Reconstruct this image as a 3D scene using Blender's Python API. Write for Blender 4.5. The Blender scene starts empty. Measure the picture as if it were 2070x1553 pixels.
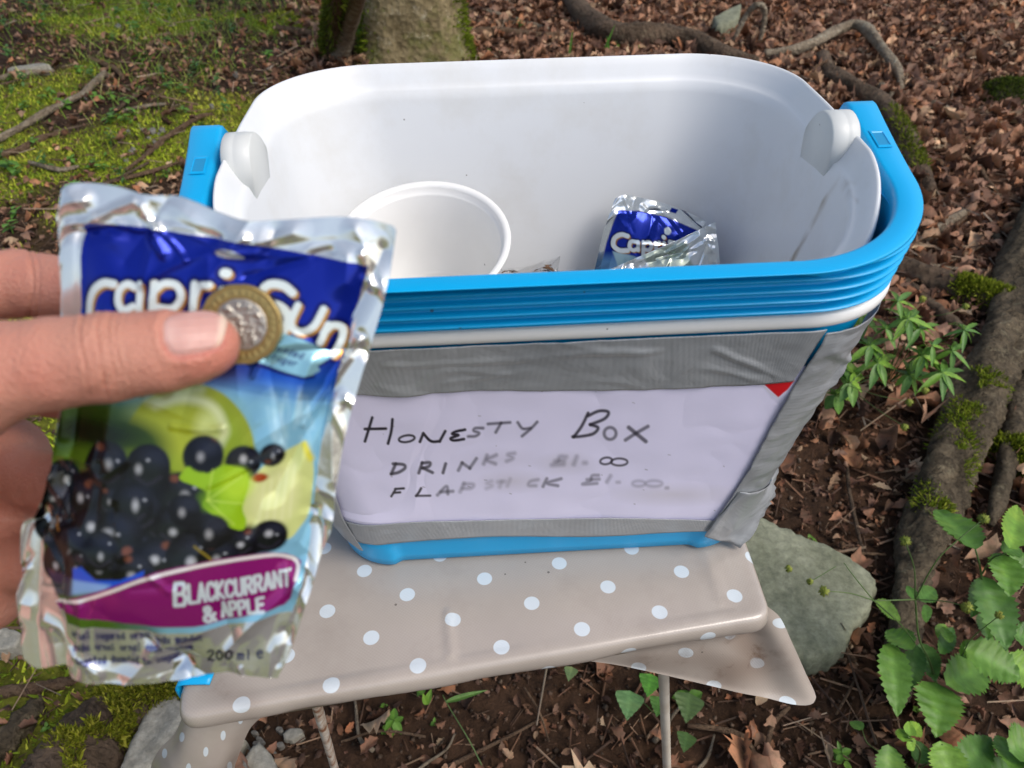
import bpy, math, random
import numpy as np
from mathutils import Vector
random.seed(7); rs = np.random.RandomState(11)
C = bpy.context.scene.collection
SC = bpy.context.scene
# ------------------------------------------------------------------ camera
CAM = np.array([-0.04010, -0.47060, 0.49577]); YW, PT, RL = 0.040299, 0.695765, -0.022139; F = 1530.0; CX, CY = 1035.0, 776.5
_fw = np.array([math.sin(YW)*math.cos(PT), math.cos(YW)*math.cos(PT), -math.sin(PT)])
_rt = np.array([math.cos(YW), -math.sin(YW), 0.0]); _up = np.cross(_rt, _fw)
_c, _s = math.cos(RL), math.sin(RL)
RT = _c*_rt+_s*_up; UP = -_s*_rt+_c*_up; FW = _fw
cd = bpy.data.cameras.new('camera'); co = bpy.data.objects.new('camera', cd); C.objects.link(co)
from mathutils import Matrix
M4 = Matrix([[RT[i], UP[i], -FW[i], CAM[i]] for i in range(3)]+[[0, 0, 0, 1]])
co.matrix_world = M4
cd.sensor_width = 36.0; cd.lens = 36.0*F/2070.0; cd.clip_start = 0.01; cd.clip_end = 500
cd.dof.use_dof = True; cd.dof.focus_distance = 0.60; cd.dof.aperture_fstop = 12.5
SC.camera = co
# ------------------------------------------------------------------ world, sun, exposure
SUN_DIR = Vector((0.60, -0.42, 0.86)).normalized()
el = math.asin(SUN_DIR.z); az = math.atan2(SUN_DIR.x, SUN_DIR.y)
w = bpy.data.worlds.new("World"); SC.world = w; w.use_nodes = True
nt = w.node_tree; nt.nodes.clear()
sky = nt.nodes.new('ShaderNodeTexSky'); sky.sky_type = 'NISHITA'; sky.sun_disc = False
sky.sun_elevation = el; sky.sun_rotation = az; sky.dust_density = 3.0; sky.ozone_density = 1.0; sky.air_density = 1.0
hs = nt.nodes.new('ShaderNodeHueSaturation'); hs.inputs['Saturation'].default_value = 0.85
bg = nt.nodes.new('ShaderNodeBackground'); bg.inputs['Strength'].default_value = 0.15
wo = nt.nodes.new('ShaderNodeOutputWorld')
nt.links.new(sky.outputs[0], hs.inputs['Color']); nt.links.new(hs.outputs[0], bg.inputs[0]); nt.links.new(bg.outputs[0], wo.inputs[0])
sl = bpy.data.lights.new('sun', 'SUN'); sl.energy = 1.65; sl.angle = math.radians(30); sl.color = (1.0, 0.95, 0.88)
so = bpy.data.objects.new('sun', sl); C.objects.link(so); so.rotation_euler = SUN_DIR.to_track_quat('Z', 'Y').to_euler(); so.location = (2, -1, 4)
SC.view_settings.view_transform = 'Standard'; SC.view_settings.look = 'None'; SC.view_settings.exposure = 0.26; SC.view_settings.gamma = 1.0
SC.render.engine = 'CYCLES'; SC.cycles.use_denoising = True
SC.cycles.max_bounces = 8; SC.cycles.transparent_max_bounces = 16
# ------------------------------------------------------------------ pixel helpers (plan of the place, read off the photo)
def rayd(x, y): return FW+(x-CX)/F*RT-(y-CY)/F*UP
def at(x, y, d): return CAM+rayd(x, y)*d
def on(x, y, ax, v):
    d = rayd(x, y); return CAM+d*((v-CAM[ax])/d[ax])
GZ = -0.55
def gr(x, y, h=0.0): return on(x, y, 2, GZ+h)
def proj(P):
    d = np.asarray(P, float)-CAM; z = d@FW
    return CX+F*(d@RT)/z, CY-F*(d@UP)/z
def lin(c):
    c = np.asarray(c, float)/255.0
    return np.where(c <= 0.04045, c/12.92, ((c+0.055)/1.055)**2.4)
# ------------------------------------------------------------------ mesh helpers
def mk(name, V, Fc, m=None, parent=None, smooth=True, col=None, colname='Col', uv=None, attrs=None):
    me = bpy.data.meshes.new(name)
    V = np.asarray(V, float)
    if isinstance(Fc, np.ndarray):
        nf, k = Fc.shape
        me.vertices.add(len(V)); me.vertices.foreach_set('co', V.astype(np.float32).ravel())
        me.loops.add(nf*k); me.polygons.add(nf)
        me.loops.foreach_set('vertex_index', Fc.astype(np.int32).ravel())
        me.polygons.foreach_set('loop_start', np.arange(0, nf*k, k, dtype=np.int32))
        try: me.polygons.foreach_set('loop_total', np.full(nf, k, dtype=np.int32))
        except Exception: pass
        me.update(calc_edges=True)
    else:
        me.from_pydata([tuple(v) for v in V], [], Fc)
    me.polygons.foreach_set('use_smooth', [smooth]*len(me.polygons))
    if col is not None:
        a = me.color_attributes.new(colname, 'FLOAT_COLOR', 'POINT')
        c = np.ones((len(V), 4), np.float32); c[:, :col.shape[1]] = col
        a.data.foreach_set('color', c.ravel())
    if attrs:
        for k2, v2 in attrs.items():
            a = me.attributes.new(k2, 'FLOAT', 'POINT'); a.data.foreach_set('value', np.asarray(v2, np.float32))
    if uv is not None:
        l = me.uv_layers.new(name='UVMap'); li = np.empty(len(me.loops), np.int32); me.loops.foreach_get('vertex_index', li)
        l.data.foreach_set('uv', np.asarray(uv, np.float32)[li].ravel())
    me.validate(verbose=False); me.update()
    o = bpy.data.objects.new(name, me); C.objects.link(o)
    if m: me.materials.append(m)
    if parent is not None: o.parent = parent
    return o
def thing(name, label, cat, loc=(0, 0, 0), group=None):
    o = bpy.data.objects.new(name, None); C.objects.link(o); o.location = loc; o.empty_display_size = .02
    o['label'] = label; o['category'] = cat
    if group: o['group'] = group
    return o
def tag(o, label=None, cat=None, group=None, kind=None):
    if label: o['label'] = label
    if cat: o['category'] = cat
    if group: o['group'] = group
    if kind: o['kind'] = kind
    return o
def local(V, loc): return np.asarray(V, float)-np.asarray(loc, float)
def gridf(nu, nv, wrap=False, off=0):
    n = nu if wrap else nu-1
    i = np.arange(n); j = np.arange(nv-1); I, J = np.meshgrid(i, j, indexing='ij'); I2 = (I+1) % nu
    return np.stack([I*nv+J, I2*nv+J, I2*nv+J+1, I*nv+J+1], -1).reshape(-1, 4)+off
def catmull(P, n):
    P = np.asarray(P, float)
    if len(P) == 2: return P[0]+(P[1]-P[0])*np.linspace(0, 1, n)[:, None]
    Q = np.vstack([2*P[0]-P[1], P, 2*P[-1]-P[-2]]); out = []
    t = np.linspace(0, len(P)-1-1e-9, n)
    for x in t:
        k = int(x); f = x-k; a, b, c, d = Q[k], Q[k+1], Q[k+2], Q[k+3]
        out.append(.5*((2*b)+(-a+c)*f+(2*a-5*b+4*c-d)*f*f+(-a+3*b-3*c+d)*f**3))
    return np.array(out)
def tube(P, R, n=40, k=10, bump=0.0, seed=0, flat=1.0):
    """tapered tube through points; returns verts, faces"""
    r = np.random.RandomState(seed)
    Pc = catmull(P, n); Rc = np.interp(np.linspace(0, 1, n), np.linspace(0, 1, len(R)), R)
    T = np.gradient(Pc, axis=0); T /= np.linalg.norm(T, axis=1)[:, None]+1e-9
    ref = np.array([0.3, 0.2, 1.0]) if abs(T[0][2]) < .8 else np.array([1.0, 0.1, 0])
    A = np.cross(T, ref); A /= np.linalg.norm(A, axis=1)[:, None]+1e-9; B = np.cross(T, A)
    th = np.linspace(0, 2*np.pi, k, endpoint=False)
    ph = r.rand(6)*6.28
    nz = 1+bump*(np.sin(3*th[None]+4*np.linspace(0, 1, n)[:, None]*6+ph[0])*.5+np.sin(2*th[None]-9*np.linspace(0, 1, n)[:, None]*3+ph[1])*.5+(r.rand(n, k)-.5)*.9)
    V = Pc[:, None]+Rc[:, None, None]*nz[..., None]*(np.cos(th)[None, :, None]*A[:, None]+np.sin(th)[None, :, None]*B[:, None]*flat)
    Fq = []
    for i in range(n-1):
        for j in range(k): Fq.append((i*k+j, i*k+(j+1) % k, (i+1)*k+(j+1) % k, (i+1)*k+j))
    V = V.reshape(-1, 3); c0 = len(V); V = np.vstack([V, Pc[:1]-T[:1]*Rc[0]*.3, Pc[-1:]+T[-1:]*Rc[-1]*.3])
    for j in range(k): Fq.append((c0, (j+1) % k, j)); Fq.append((c0+1, (n-1)*k+j, (n-1)*k+(j+1) % k))
    return V, Fq
def join(parts):
    V = []; Fs = []; o = 0
    for v, f in parts:
        V.append(np.asarray(v)); Fs += [tuple(i+o for i in q) for q in f]; o += len(v)
    return np.vstack(V), Fs
def snoise(X, Y, Z=0, seed=0, sc=1.0, oct=3):
    r = np.random.RandomState(seed); out = 0; a = 1.0
    for o in range(oct):
        for k in range(5):
            d = r.randn(3); d /= np.linalg.norm(d); out = out+a*np.sin((X*d[0]+Y*d[1]+Z*d[2])*sc*(2**o)*(1+.4*r.rand())+r.rand()*6.28)
        a *= .55
    return out/5.0
# ------------------------------------------------------------------ material helpers
def newmat(name):
    m = bpy.data.materials.new(name); m.use_nodes = True; nt = m.node_tree
    b = nt.nodes['Principled BSDF']; return m, nt, b
def nz(nt, scale, detail=4, rough=.55, coord='Object', dist=0.0):
    tc = nt.nodes.new('ShaderNodeTexCoord'); n = nt.nodes.new('ShaderNodeTexNoise'); n.inputs['Scale'].default_value = scale
    n.inputs['Detail'].default_value = detail; n.inputs['Roughness'].default_value = rough; n.inputs['Distortion'].default_value = dist
    nt.links.new(tc.outputs[coord], n.inputs['Vector']); return n
def ramp(nt, src, stops):
    r = nt.nodes.new('ShaderNodeValToRGB'); e = r.color_ramp.elements
    while len(e) < len(stops): e.new(.5)
    for i, (p, c) in enumerate(stops): e[i].position = p; e[i].color = (*c, 1) if len(c) == 3 else c
    nt.links.new(src, r.inputs[0]); return r
def bump(nt, b, src, strength, dist, prev=None):
    n = nt.nodes.new('ShaderNodeBump'); n.inputs['Strength'].default_value = strength; n.inputs['Distance'].default_value = dist
    nt.links.new(src, n.inputs['Height'])
    if prev: nt.links.new(prev.outputs[0], n.inputs['Normal'])
    nt.links.new(n.outputs[0], b.inputs['Normal']); return n
def mixc(nt, fac, a, b_):
    n = nt.nodes.new('ShaderNodeMix'); n.data_type = 'RGBA'
    for s, v in ((0, fac), (6, a), (7, b_)):
        if hasattr(v, 'is_output') or isinstance(v, bpy.types.NodeSocket): nt.links.new(v, n.inputs[s])
        elif s == 0: n.inputs[0].default_value = v
        else: n.inputs[s].default_value = (*v, 1)
    return n.outputs[2]
def math_(nt, op, a, b_=None):
    n = nt.nodes.new('ShaderNodeMath'); n.operation = op
    for i, v in enumerate((a, b_)):
        if v is None: continue
        if isinstance(v, (int, float)): n.inputs[i].default_value = v
        else: nt.links.new(v, n.inputs[i])
    return n.outputs[0]
def simple(name, c1, c2, scale, rough=.6, bs=.3, bd=.002, bscale=None, metal=0, spec=.5, detail=5, coat=0):
    m, nt, b = newmat(name); n = nz(nt, scale, detail); r = ramp(nt, n.outputs[0], [(.3, c1), (.7, c2)])
    nt.links.new(r.outputs[0], b.inputs['Base Color']); b.inputs['Roughness'].default_value = rough; b.inputs['Metallic'].default_value = metal
    b.inputs['Specular IOR Level'].default_value = spec; b.inputs['Coat Weight'].default_value = coat
    if bs: n2 = nz(nt, bscale or scale*3, 6); bump(nt, b, n2.outputs[0], bs, bd)
    return m
def plastic(name, c, dirt=(.25, .2, .14), rough=.35, specks=True, sss=0.0):
    m, nt, b = newmat(name)
    n = nz(nt, 9, 6, .6); rr_ = ramp(nt, n.outputs[0], [(.45, (0, 0, 0)), (.8, (.1, .1, .1))])
    col = mixc(nt, rr_.outputs[0], c, dirt)
    if specks:
        tc = nt.nodes.new('ShaderNodeTexCoord'); v = nt.nodes.new('ShaderNodeTexVoronoi'); v.inputs['Scale'].default_value = 75
        nt.links.new(tc.outputs['Object'], v.inputs['Vector'])
        n3 = nz(nt, 11, 2); t = math_(nt, 'MULTIPLY', n3.outputs[0], .075); k = math_(nt, 'SUBTRACT', t, v.outputs['Distance']); k = math_(nt, 'ADD', k, .045)
        n4 = nt.nodes.new('ShaderNodeSeparateColor'); nt.links.new(v.outputs['Color'], n4.inputs[0]); g = math_(nt, 'GREATER_THAN', n4.outputs[0], .8)
        k = math_(nt, 'GREATER_THAN', k, 0.0); k = math_(nt, 'MULTIPLY', k, g); k = math_(nt, 'MULTIPLY', k, .7)
        col = mixc(nt, k, col, (.05, .035, .02))
    nt.links.new(col, b.inputs['Base Color'])
    n2 = nz(nt, 30, 4); r2 = nt.nodes.new('ShaderNodeMapRange'); r2.inputs[3].default_value = rough-.07; r2.inputs[4].default_value = rough+.12
    nt.links.new(n2.outputs[0], r2.inputs[0]); nt.links.new(r2.outputs[0], b.inputs['Roughness'])
    n5 = nz(nt, 60, 3); bump(nt, b, n5.outputs[0], .06, .001)
    if sss: b.inputs['Subsurface Weight'].default_value = sss; b.inputs['Subsurface Radius'].default_value = (.01, .01, .012); b.inputs['Subsurface Scale'].default_value = 1.0
    return m
M = {}
M['white'] = plastic('white_plastic', (.60, .62, .61), rough=.38)
M['white2'] = plastic('white_tub_plastic', (.80, .80, .79), rough=.33)
M['band'] = plastic('band_plastic', (.76, .77, .77), rough=.35)
M['blue'] = plastic('blue_plastic', (.0, .37, .74), dirt=(.05, .2, .3), rough=.34)
M['blue_d'] = plastic('blue_plastic_slot_shade', (.01, .25, .50), dirt=(.1, .2, .2), rough=.5)  # darker copy of the blue: slot shade put into the colour
def vcol(name, rough=.5, metal=0.0, bs=0, bscale=100, bd=.001, spec=.5, trans=0.0, fac_metal=False, mott=0):
    m, nt, b = newmat(name); a = nt.nodes.new('ShaderNodeVertexColor'); a.layer_name = 'Col'
    src = a.outputs[0]
    if mott:
        nm = nz(nt, mott, 6, .7); rm = ramp(nt, nm.outputs[0], [(.28, (.55, .6, .5)), (.5, (1, 1, 1)), (.72, (1.45, 1.2, 1.1))]); mm = nt.nodes.new('ShaderNodeMix'); mm.data_type = 'RGBA'; mm.blend_type = 'MULTIPLY'; mm.inputs[0].default_value = 1; nt.links.new(src, mm.inputs[6]); nt.links.new(rm.outputs[0], mm.inputs[7]); src = mm.outputs[2]
    nt.links.new(src, b.inputs['Base Color']); b.inputs['Roughness'].default_value = rough; b.inputs['Metallic'].default_value = metal
    b.inputs['Specular IOR Level'].default_value = spec
    if fac_metal: nt.links.new(a.outputs[1], b.inputs['Metallic'])
    if bs: n = nz(nt, bscale, 5); bump(nt, b, n.outputs[0], bs, bd)
    if trans:
        tr = nt.nodes.new('ShaderNodeBsdfTranslucent'); nt.links.new(src, tr.inputs[0]); mx = nt.nodes.new('ShaderNodeMixShader'); mx.inputs[0].default_value = trans
        nt.links.new(b.outputs[0], mx.inputs[1]); nt.links.new(tr.outputs[0], mx.inputs[2]); nt.links.new(mx.outputs[0], nt.nodes['Material Output'].inputs[0])
    return m
M['foil'] = vcol('printed_foil', rough=.15, fac_metal=True, bs=.15, bscale=120, bd=.0008)
M['leaf'] = vcol('green_leaf', rough=.45, bs=.3, bscale=160, bd=.001, trans=.3, spec=.4, mott=28)
M['litter'] = vcol('dead_leaf', rough=.7, bs=.5, bscale=140, bd=.002, trans=.1, spec=.3, mott=60)
M['moss'] = vcol('moss', rough=.85, spec=.2, trans=.25)
M['paper'] = vcol('laminated_paper', rough=.33, bs=.25, bscale=14, bd=.003, spec=.5)
M['coin'] = vcol('coin_metal', rough=.46, fac_metal=True, bs=.3, bscale=500, bd=.0003)
M['liner'] = None
# ------------------------------------------------------------------ raster helpers for printed artwork
def seg_dist(X, Y, P):
    P = np.asarray(P, float); d = np.full(X.shape, 1e9)
    for a, b in zip(P[:-1], P[1:]):
        ab = b-a; L = ab@ab+1e-12; t = np.clip(((X-a[0])*ab[0]+(Y-a[1])*ab[1])/L, 0, 1)
        d = np.minimum(d, (X-a[0]-t*ab[0])**2+(Y-a[1]-t*ab[1])**2)
    return np.sqrt(d)
def in_poly(X, Y, P):
    P = np.asarray(P, float); ins = np.zeros(X.shape, bool); n = len(P)
    for i in range(n):
        x1, y1 = P[i]; x2, y2 = P[(i+1) % n]
        if y1 == y2: continue
        c = ((y1 > Y) != (y2 > Y)) & (X < (x2-x1)*(Y-y1)/(y2-y1)+x1); ins ^= c
    return ins
class Art:
    def __init__(s, X, Y, base):
        s.X = X; s.Y = Y; s.c = np.tile(np.asarray(base, float), (len(X), 1))
    def comp(s, idx, al, c):
        c = np.asarray(c, float); al = np.asarray(al)[:, None]
        s.c[idx] = s.c[idx]*(1-al)+c*al
    def sel(s, P, pad):
        P = np.asarray(P, float)
        return np.nonzero((s.X > P[:, 0].min()-pad) & (s.X < P[:, 0].max()+pad) & (s.Y > P[:, 1].min()-pad) & (s.Y < P[:, 1].max()+pad))[0]
    def stroke(s, P, w, c, soft=1.5, a=1.0, smooth=True):
        P = np.asarray(P, float)
        if smooth and len(P) > 2: P = catmull(P, len(P)*5)
        i = s.sel(P, w+soft*2)
        if len(i): s.comp(i, a*np.clip((w/2+soft/2-seg_dist(s.X[i], s.Y[i], P))/soft, 0, 1), c)
    def poly(s, P, c, soft=2.0, a=1.0, curve=False):
        P = np.asarray(P, float)
        if curve: P = catmull(np.vstack([P, P[:1]]), len(P)*6)[:-1]
        i = s.sel(P, soft*2)
        if len(i):
            ins = in_poly(s.X[i], s.Y[i], P); d = seg_dist(s.X[i], s.Y[i], np.vstack([P, P[:1]])); d = np.where(ins, d, -d)
            s.comp(i, a*np.clip(d/soft+.5, 0, 1), c)
    def disc(s, x, y, rx, ry, c, soft=3.0, a=1.0):
        i = s.sel([[x-rx, y-ry], [x+rx, y+ry]], soft*2)
        if len(i):
            q = np.sqrt(((s.X[i]-x)/rx)**2+((s.Y[i]-y)/ry)**2); s.comp(i, a*np.clip((1-q)*min(rx, ry)/soft+.5, 0, 1), c)
FONT = dict(
 B=[[(0,0),(0,1),(.7,1),(.85,.8),(.7,.55),(0,.52)],[(.7,.55),(.95,.28),(.75,0),(0,0)]], L=[[(0,1),(0,0),(.9,0)]], A=[[(0,0),(.45,1),(.9,0)],[(.15,.3),(.75,.3)]],
 C=[[(.9,.8),(.6,1),(.2,.95),(0,.7),(0,.3),(.2,.05),(.6,0),(.9,.2)]], K=[[(0,0),(0,1)],[(.85,1),(.05,.5),(.9,0)]], U=[[(0,1),(0,.25),(.25,0),(.65,0),(.9,.25),(.9,1)]],
 R=[[(0,0),(0,1),(.65,1),(.88,.78),(.65,.5),(0,.5)],[(.4,.5),(.9,0)]], N=[[(0,0),(0,1),(.88,0),(.88,1)]], T=[[(0,1),(.9,1)],[(.45,1),(.45,0)]],
 P=[[(0,0),(0,1),(.65,1),(.9,.75),(.65,.47),(0,.47)]], E=[[(.85,1),(0,1),(0,0),(.88,0)],[(0,.52),(.7,.52)]],
 a=[[(.75,.55),(.4,.65),(.1,.5),(.05,.2),(.3,0),(.7,.1)],[(.8,.65),(.8,0)]], d=[[(.75,.55),(.4,.65),(.1,.5),(.05,.2),(.3,0),(.7,.1)],[(.8,1),(.8,0)]],
 e=[[(.05,.35),(.8,.38),(.7,.6),(.35,.65),(.05,.45),(.05,.2),(.3,0),(.75,.08)]], s=[[(.75,.58),(.4,.65),(.1,.5),(.7,.2),(.5,0),(.05,.08)]],
 u=[[(.1,.65),(.1,.15),(.35,0),(.7,.1)],[(.8,.65),(.8,0)]], g=[[(.75,.55),(.4,.65),(.1,.5),(.05,.2),(.3,0),(.7,.1)],[(.8,.65),(.8,-.2),(.5,-.35),(.1,-.25)]],
 r=[[(.1,0),(.1,.65)],[(.1,.45),(.35,.65),(.7,.62)]], m=[[(0,0),(0,.65)],[(0,.5),(.25,.65),(.45,.5),(.45,0)],[(.45,.5),(.7,.65),(.9,.5),(.9,0)]], l=[[(.4,1),(.4,0)]],
 n=[[(.1,0),(.1,.65)],[(.1,.5),(.45,.65),(.8,.5),(.8,0)]], i=[[(.4,.65),(.4,0)]], o=[[(.4,0),(.05,.2),(.05,.45),(.4,.65),(.8,.45),(.8,.2),(.4,0)]], t=[[(.4,.95),(.4,.05),(.7,0)],[(.1,.65),(.75,.65)]])
FONT['&'] = [[(.95,0),(.2,.75),(.25,.95),(.5,1),(.65,.85),(.6,.65),(.1,.35),(.05,.15),(.25,0),(.55,0),(.95,.45)]]
FONT['2'] = [[(.05,.8),(.3,1),(.7,1),(.85,.75),(.1,.05),(.05,0),(.9,0)]]; FONT['0'] = [[(.45,0),(.05,.25),(.05,.75),(.45,1),(.85,.75),(.85,.25),(.45,0)]]
def text(art, s, p0, p1, h0, h1, lw, c, slant=0.0, soft=1.5, a=1.0, track=.78):
    """letters between baseline points p0 and p1, heights h0 to h1"""
    p0 = np.array(p0, float); p1 = np.array(p1, float); n = len(s); dx = (p1-p0)/n; L = np.linalg.norm(dx); ux = dx/L; uy = np.array([ux[1], -ux[0]])
    if uy[1] > 0: uy = -uy
    for k, ch in enumerate(s):
        if ch not in FONT: continue
        h = h0+(h1-h0)*k/max(1, n-1)
        for P in FONT[ch]:
            Q = np.array([p0+dx*k+ux*(x*L*track+slant*y*h)+uy*y*h for x, y in P]); art.stroke(Q, lw, c, soft, a, smooth=False)
# ================================================================== COOL BOX
def rrp(t, a, yf, yb, r):
    """point on a rounded rectangle; t = arc length from the front middle (to the right is +)"""
    t = np.asarray(t, float); sg = np.sign(t)+(t == 0); q = np.abs(t); L1 = a-r; L2 = r*np.pi/2; L3 = (yb-yf)-2*r; L = 2*(L1+L2)+L3
    q = np.minimum(q, L)
    x = np.zeros_like(q); y = np.zeros_like(q)
    m = q <= L1; x[m] = q[m]; y[m] = yf
    m = (q > L1) & (q <= L1+L2); th = (q[m]-L1)/r; x[m] = L1+r*np.sin(th); y[m] = yf+r-r*np.cos(th)
    m = (q > L1+L2) & (q <= L1+L2+L3); x[m] = a; y[m] = yf+r+q[m]-L1-L2
    m = (q > L1+L2+L3) & (q <= L1+2*L2+L3); th = (q[m]-L1-L2-L3)/r; x[m] = L1+r*np.cos(th); y[m] = yb-r+r*np.sin(th)
    m = q > L1+2*L2+L3; x[m] = L-q[m]; y[m] = yb
    return x*sg, y
def rrlen(a, yf, yb, r): return (a-r)+(r*np.pi/2)*2+(yb-yf-2*r)+(a-r)
def rr_loop(a, yf, yb, r, z, n=200):
    L = rrlen(a, yf, yb, r); t = np.linspace(-L, L, n, endpoint=False); x, y = rrp(t, a, yf, yb, r); return np.stack([x, y, np.full(n, z)], 1)
def loft(loops, cap0=False, cap1=False):
    n = len(loops[0]); V = np.vstack(loops); Fq = []
    for i in range(len(loops)-1):
        for j in range(n): Fq.append((i*n+j, i*n+(j+1) % n, (i+1)*n+(j+1) % n, (i+1)*n+j))
    if cap0: Fq.append(tuple(range(n-1, -1, -1)))
    if cap1: Fq.append(tuple((len(loops)-1)*n+j for j in range(n)))
    return V, Fq
def bodyp(z): z = np.asarray(z, float); return .165+.155*z, -(.0965+.155*z), .094+.14*z, .045+.08*z
box = thing('cool_box', 'open blue and white plastic cool box standing on the dotted tablecloth', 'cool box', (0, 0, 0))
# outer shell with the foot notches
lp = []
for z, e in ((0.0, -.004), (.003, 0), (.012, 0), (.026, 0), (.030, -.0004), (.034, -.002), (.05, -.002), (.1, -.002), (.15, -.002), (.2, -.002), (.249, -.002)):
    a, yf, yb, r = [float(v) for v in bodyp(z)]
    l = rr_loop(a+e, yf-e, yb+e, r, z, 360)
    if z < .033:
        s = 1/(1+np.exp(-(np.abs(l[:, 0])-.118)/.0012)); l[:, 1] += np.where(l[:, 1] < -.05, (1-s)*.004, 0)
    lp.append(l)
V, Fq = loft(lp, cap0=True); mk('outer_shell', V, Fq, M['blue'], box)
# white band under the neck
def ring(prof, n=240):
    """prof: list of (a, yf, yb, r, z)"""
    return [rr_loop(*p[:4], p[4], n) for p in prof]
B0 = (.2055, -.1350, .130, .066)
def off(B, e, z): return (B[0]+e, B[1]-e, B[2]+e, B[3]+e*.5, z)
V, Fq = loft(ring([off(B0, -.004, .2455), off(B0, .0, .2455), off(B0, .0015, .247), off(B0, .0022, .2500), off(B0, .002, .2542), off(B0, .0008, .2553), off(B0, -.004, .2556)]))
mk('rim_band', V, Fq, M['band'], box)
# ribbed blue neck, flaring out towards the handle at the front
prof = []
nr = 5
for k in range(nr):
    z0 = .2547+k*.0084
    for dz, e in ((0, -.0052), (.0006, -.0060), (.0038, -.0062), (.0058, -.0058), (.0064, -.0022), (.0067, -.0006), (.0072, .0), (.0079, -.0002), (.0084, -.0026)):
        f = (z0+dz-.2547)/.042
        prof.append((.2045+e-.003*f, -(.1408+e+.0135*f), .131+e, .068, z0+dz))
prof.append((.190, -.148, .129, .068, .2975))
V, Fq = loft(ring(prof)); mk('ribbed_neck', V, Fq, M['blue'], box)
# white liner: lip, sloping lid seat, walls, floor
def lm():
    m, nt, b = newmat('liner_plastic'); a = nt.nodes.new('ShaderNodeVertexColor'); a.layer_name = 'Col'
    tc = nt.nodes.new('ShaderNodeTexCoord'); v = nt.nodes.new('ShaderNodeTexVoronoi'); v.inputs['Scale'].default_value = 42; nt.links.new(tc.outputs['Object'], v.inputs['Vector'])
    sp = nt.nodes.new('ShaderNodeSeparateColor'); nt.links.new(v.outputs['Color'], sp.inputs[0]); g = math_(nt, 'GREATER_THAN', sp.outputs[0], .82)
    k = math_(nt, 'LESS_THAN', v.outputs['Distance'], .035); k = math_(nt, 'MULTIPLY', k, g); k = math_(nt, 'MULTIPLY', k, .6)
    n = nz(nt, 14, 6, .65); r = ramp(nt, n.outputs[0], [(.5, (0, 0, 0)), (.8, (.30, .30, .30))]); c = mixc(nt, r.outputs[0], a.outputs[0], (.46, .42, .33)); c = mixc(nt, k, c, (.08, .06, .04))
    nt.links.new(c, b.inputs['Base Color']); b.inputs['Roughness'].default_value = .36; n5 = nz(nt, 45, 3); bump(nt, b, n5.outputs[0], .05, .001); return m
M['liner'] = lm()
L = []
def LB(e, z, r=.074): return (.192-e, -.147+e, .1335-e, max(.02, r-e*.4), z)
lz = [LB(.010, .258), LB(.009, .286), LB(.0025, .299), LB(-.0006, .3125), LB(.0, .3148), LB(.0012, .3152), LB(.0022, .3142), LB(.005, .3085), LB(.0078, .3025), LB(.0088, .3005), LB(.0100, .2990), LB(.0115, .2975)]
for z in np.linspace(.290, .125, 24): e = .0115+(.2975-z)*.13; lz.append(LB(e, z))
for dz, e in ((.118, .038), (.112, .045), (.108, .055), (.106, .07), (.105, .10)): lz.append((.192-e, -.147+e, .1335-e, .04, dz))
V, Fq = loft(ring(lz, 360), cap1=True)
_t = np.clip((-.055-V[:, 1])/.075, 0, 1); _t = _t*_t*(3-2*_t); V[:, 2] -= _t*.030*np.clip((V[:, 2]-.256)/.03, 0, 1); V[:, 1] += _t*(.014-.009*np.clip((V[:, 2]-.268)/.012, 0, 1))*np.clip((V[:, 2]-.2)/.05, 0, 1); _q = np.clip((.03-V[:, 1])/.15, 0, 1); _q = _q*_q*(3-2*_q)*np.clip((V[:, 2]-.15)/.1, 0, 1); V[:, 0] *= 1-.030*_q
c = np.tile([.68, .70, .72], (len(V), 1)); px, py = proj(V)
def dirt(P, w, a, soft=6, col=(.20, .14, .07)):
    global c
    d = seg_dist(px, py, P); al = (a*np.clip((w-d)/soft, 0, 1)*(.5+.5*np.sin(px*.9)*np.sin(py*.7)))[:, None]; front = (V[:, 0] > .1)[:, None]; c = np.where(front, c*(1-al)+np.array(col)*al, c)
dirt([(1672, 392), (1650, 440), (1630, 475), (1600, 530)], 5, .9, 3)
dirt([(1705, 362), (1722, 400), (1760, 416)], 3, .6, 3)
dirt([(1690, 372), (1740, 366)], 4, .4, 4)
mk('inner_liner', V, Fq, M['liner'], box, col=c)
# hinge lugs (the two white ears)
def lug(sx, nm='hinge_lug'):
    base = [(-.024, .258), (-.033, .284), (-.0405, .301), (-.0405, .312), (-.0355, .320), (-.026, .3238), (-.015, .322), (-.004, .313), (.006, .296), (.014, .262)]
    o = np.array(catmull(base, 44)); n = len(o); loops = []
    cen = o.mean(0)
    for x, k in ((.1735, .95), (.1745, 1.0), (.182, 1.01), (.1832, 1.0), (.1838, 1.0), (.185, 1.01), (.1900, 1.0), (.1912, .93)):
        q = cen+(o-cen)*k; loops.append(np.stack([sx*(x+np.clip(.306-q[:, 1], 0, 1)*(.19 if x < .18 else 0)), q[:, 0]+.002, q[:, 1]], 1))
    V, Fq = loft(loops, True, True); return mk(nm, V, Fq, M['white'], box)
lug(1); lug(-1)
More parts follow.
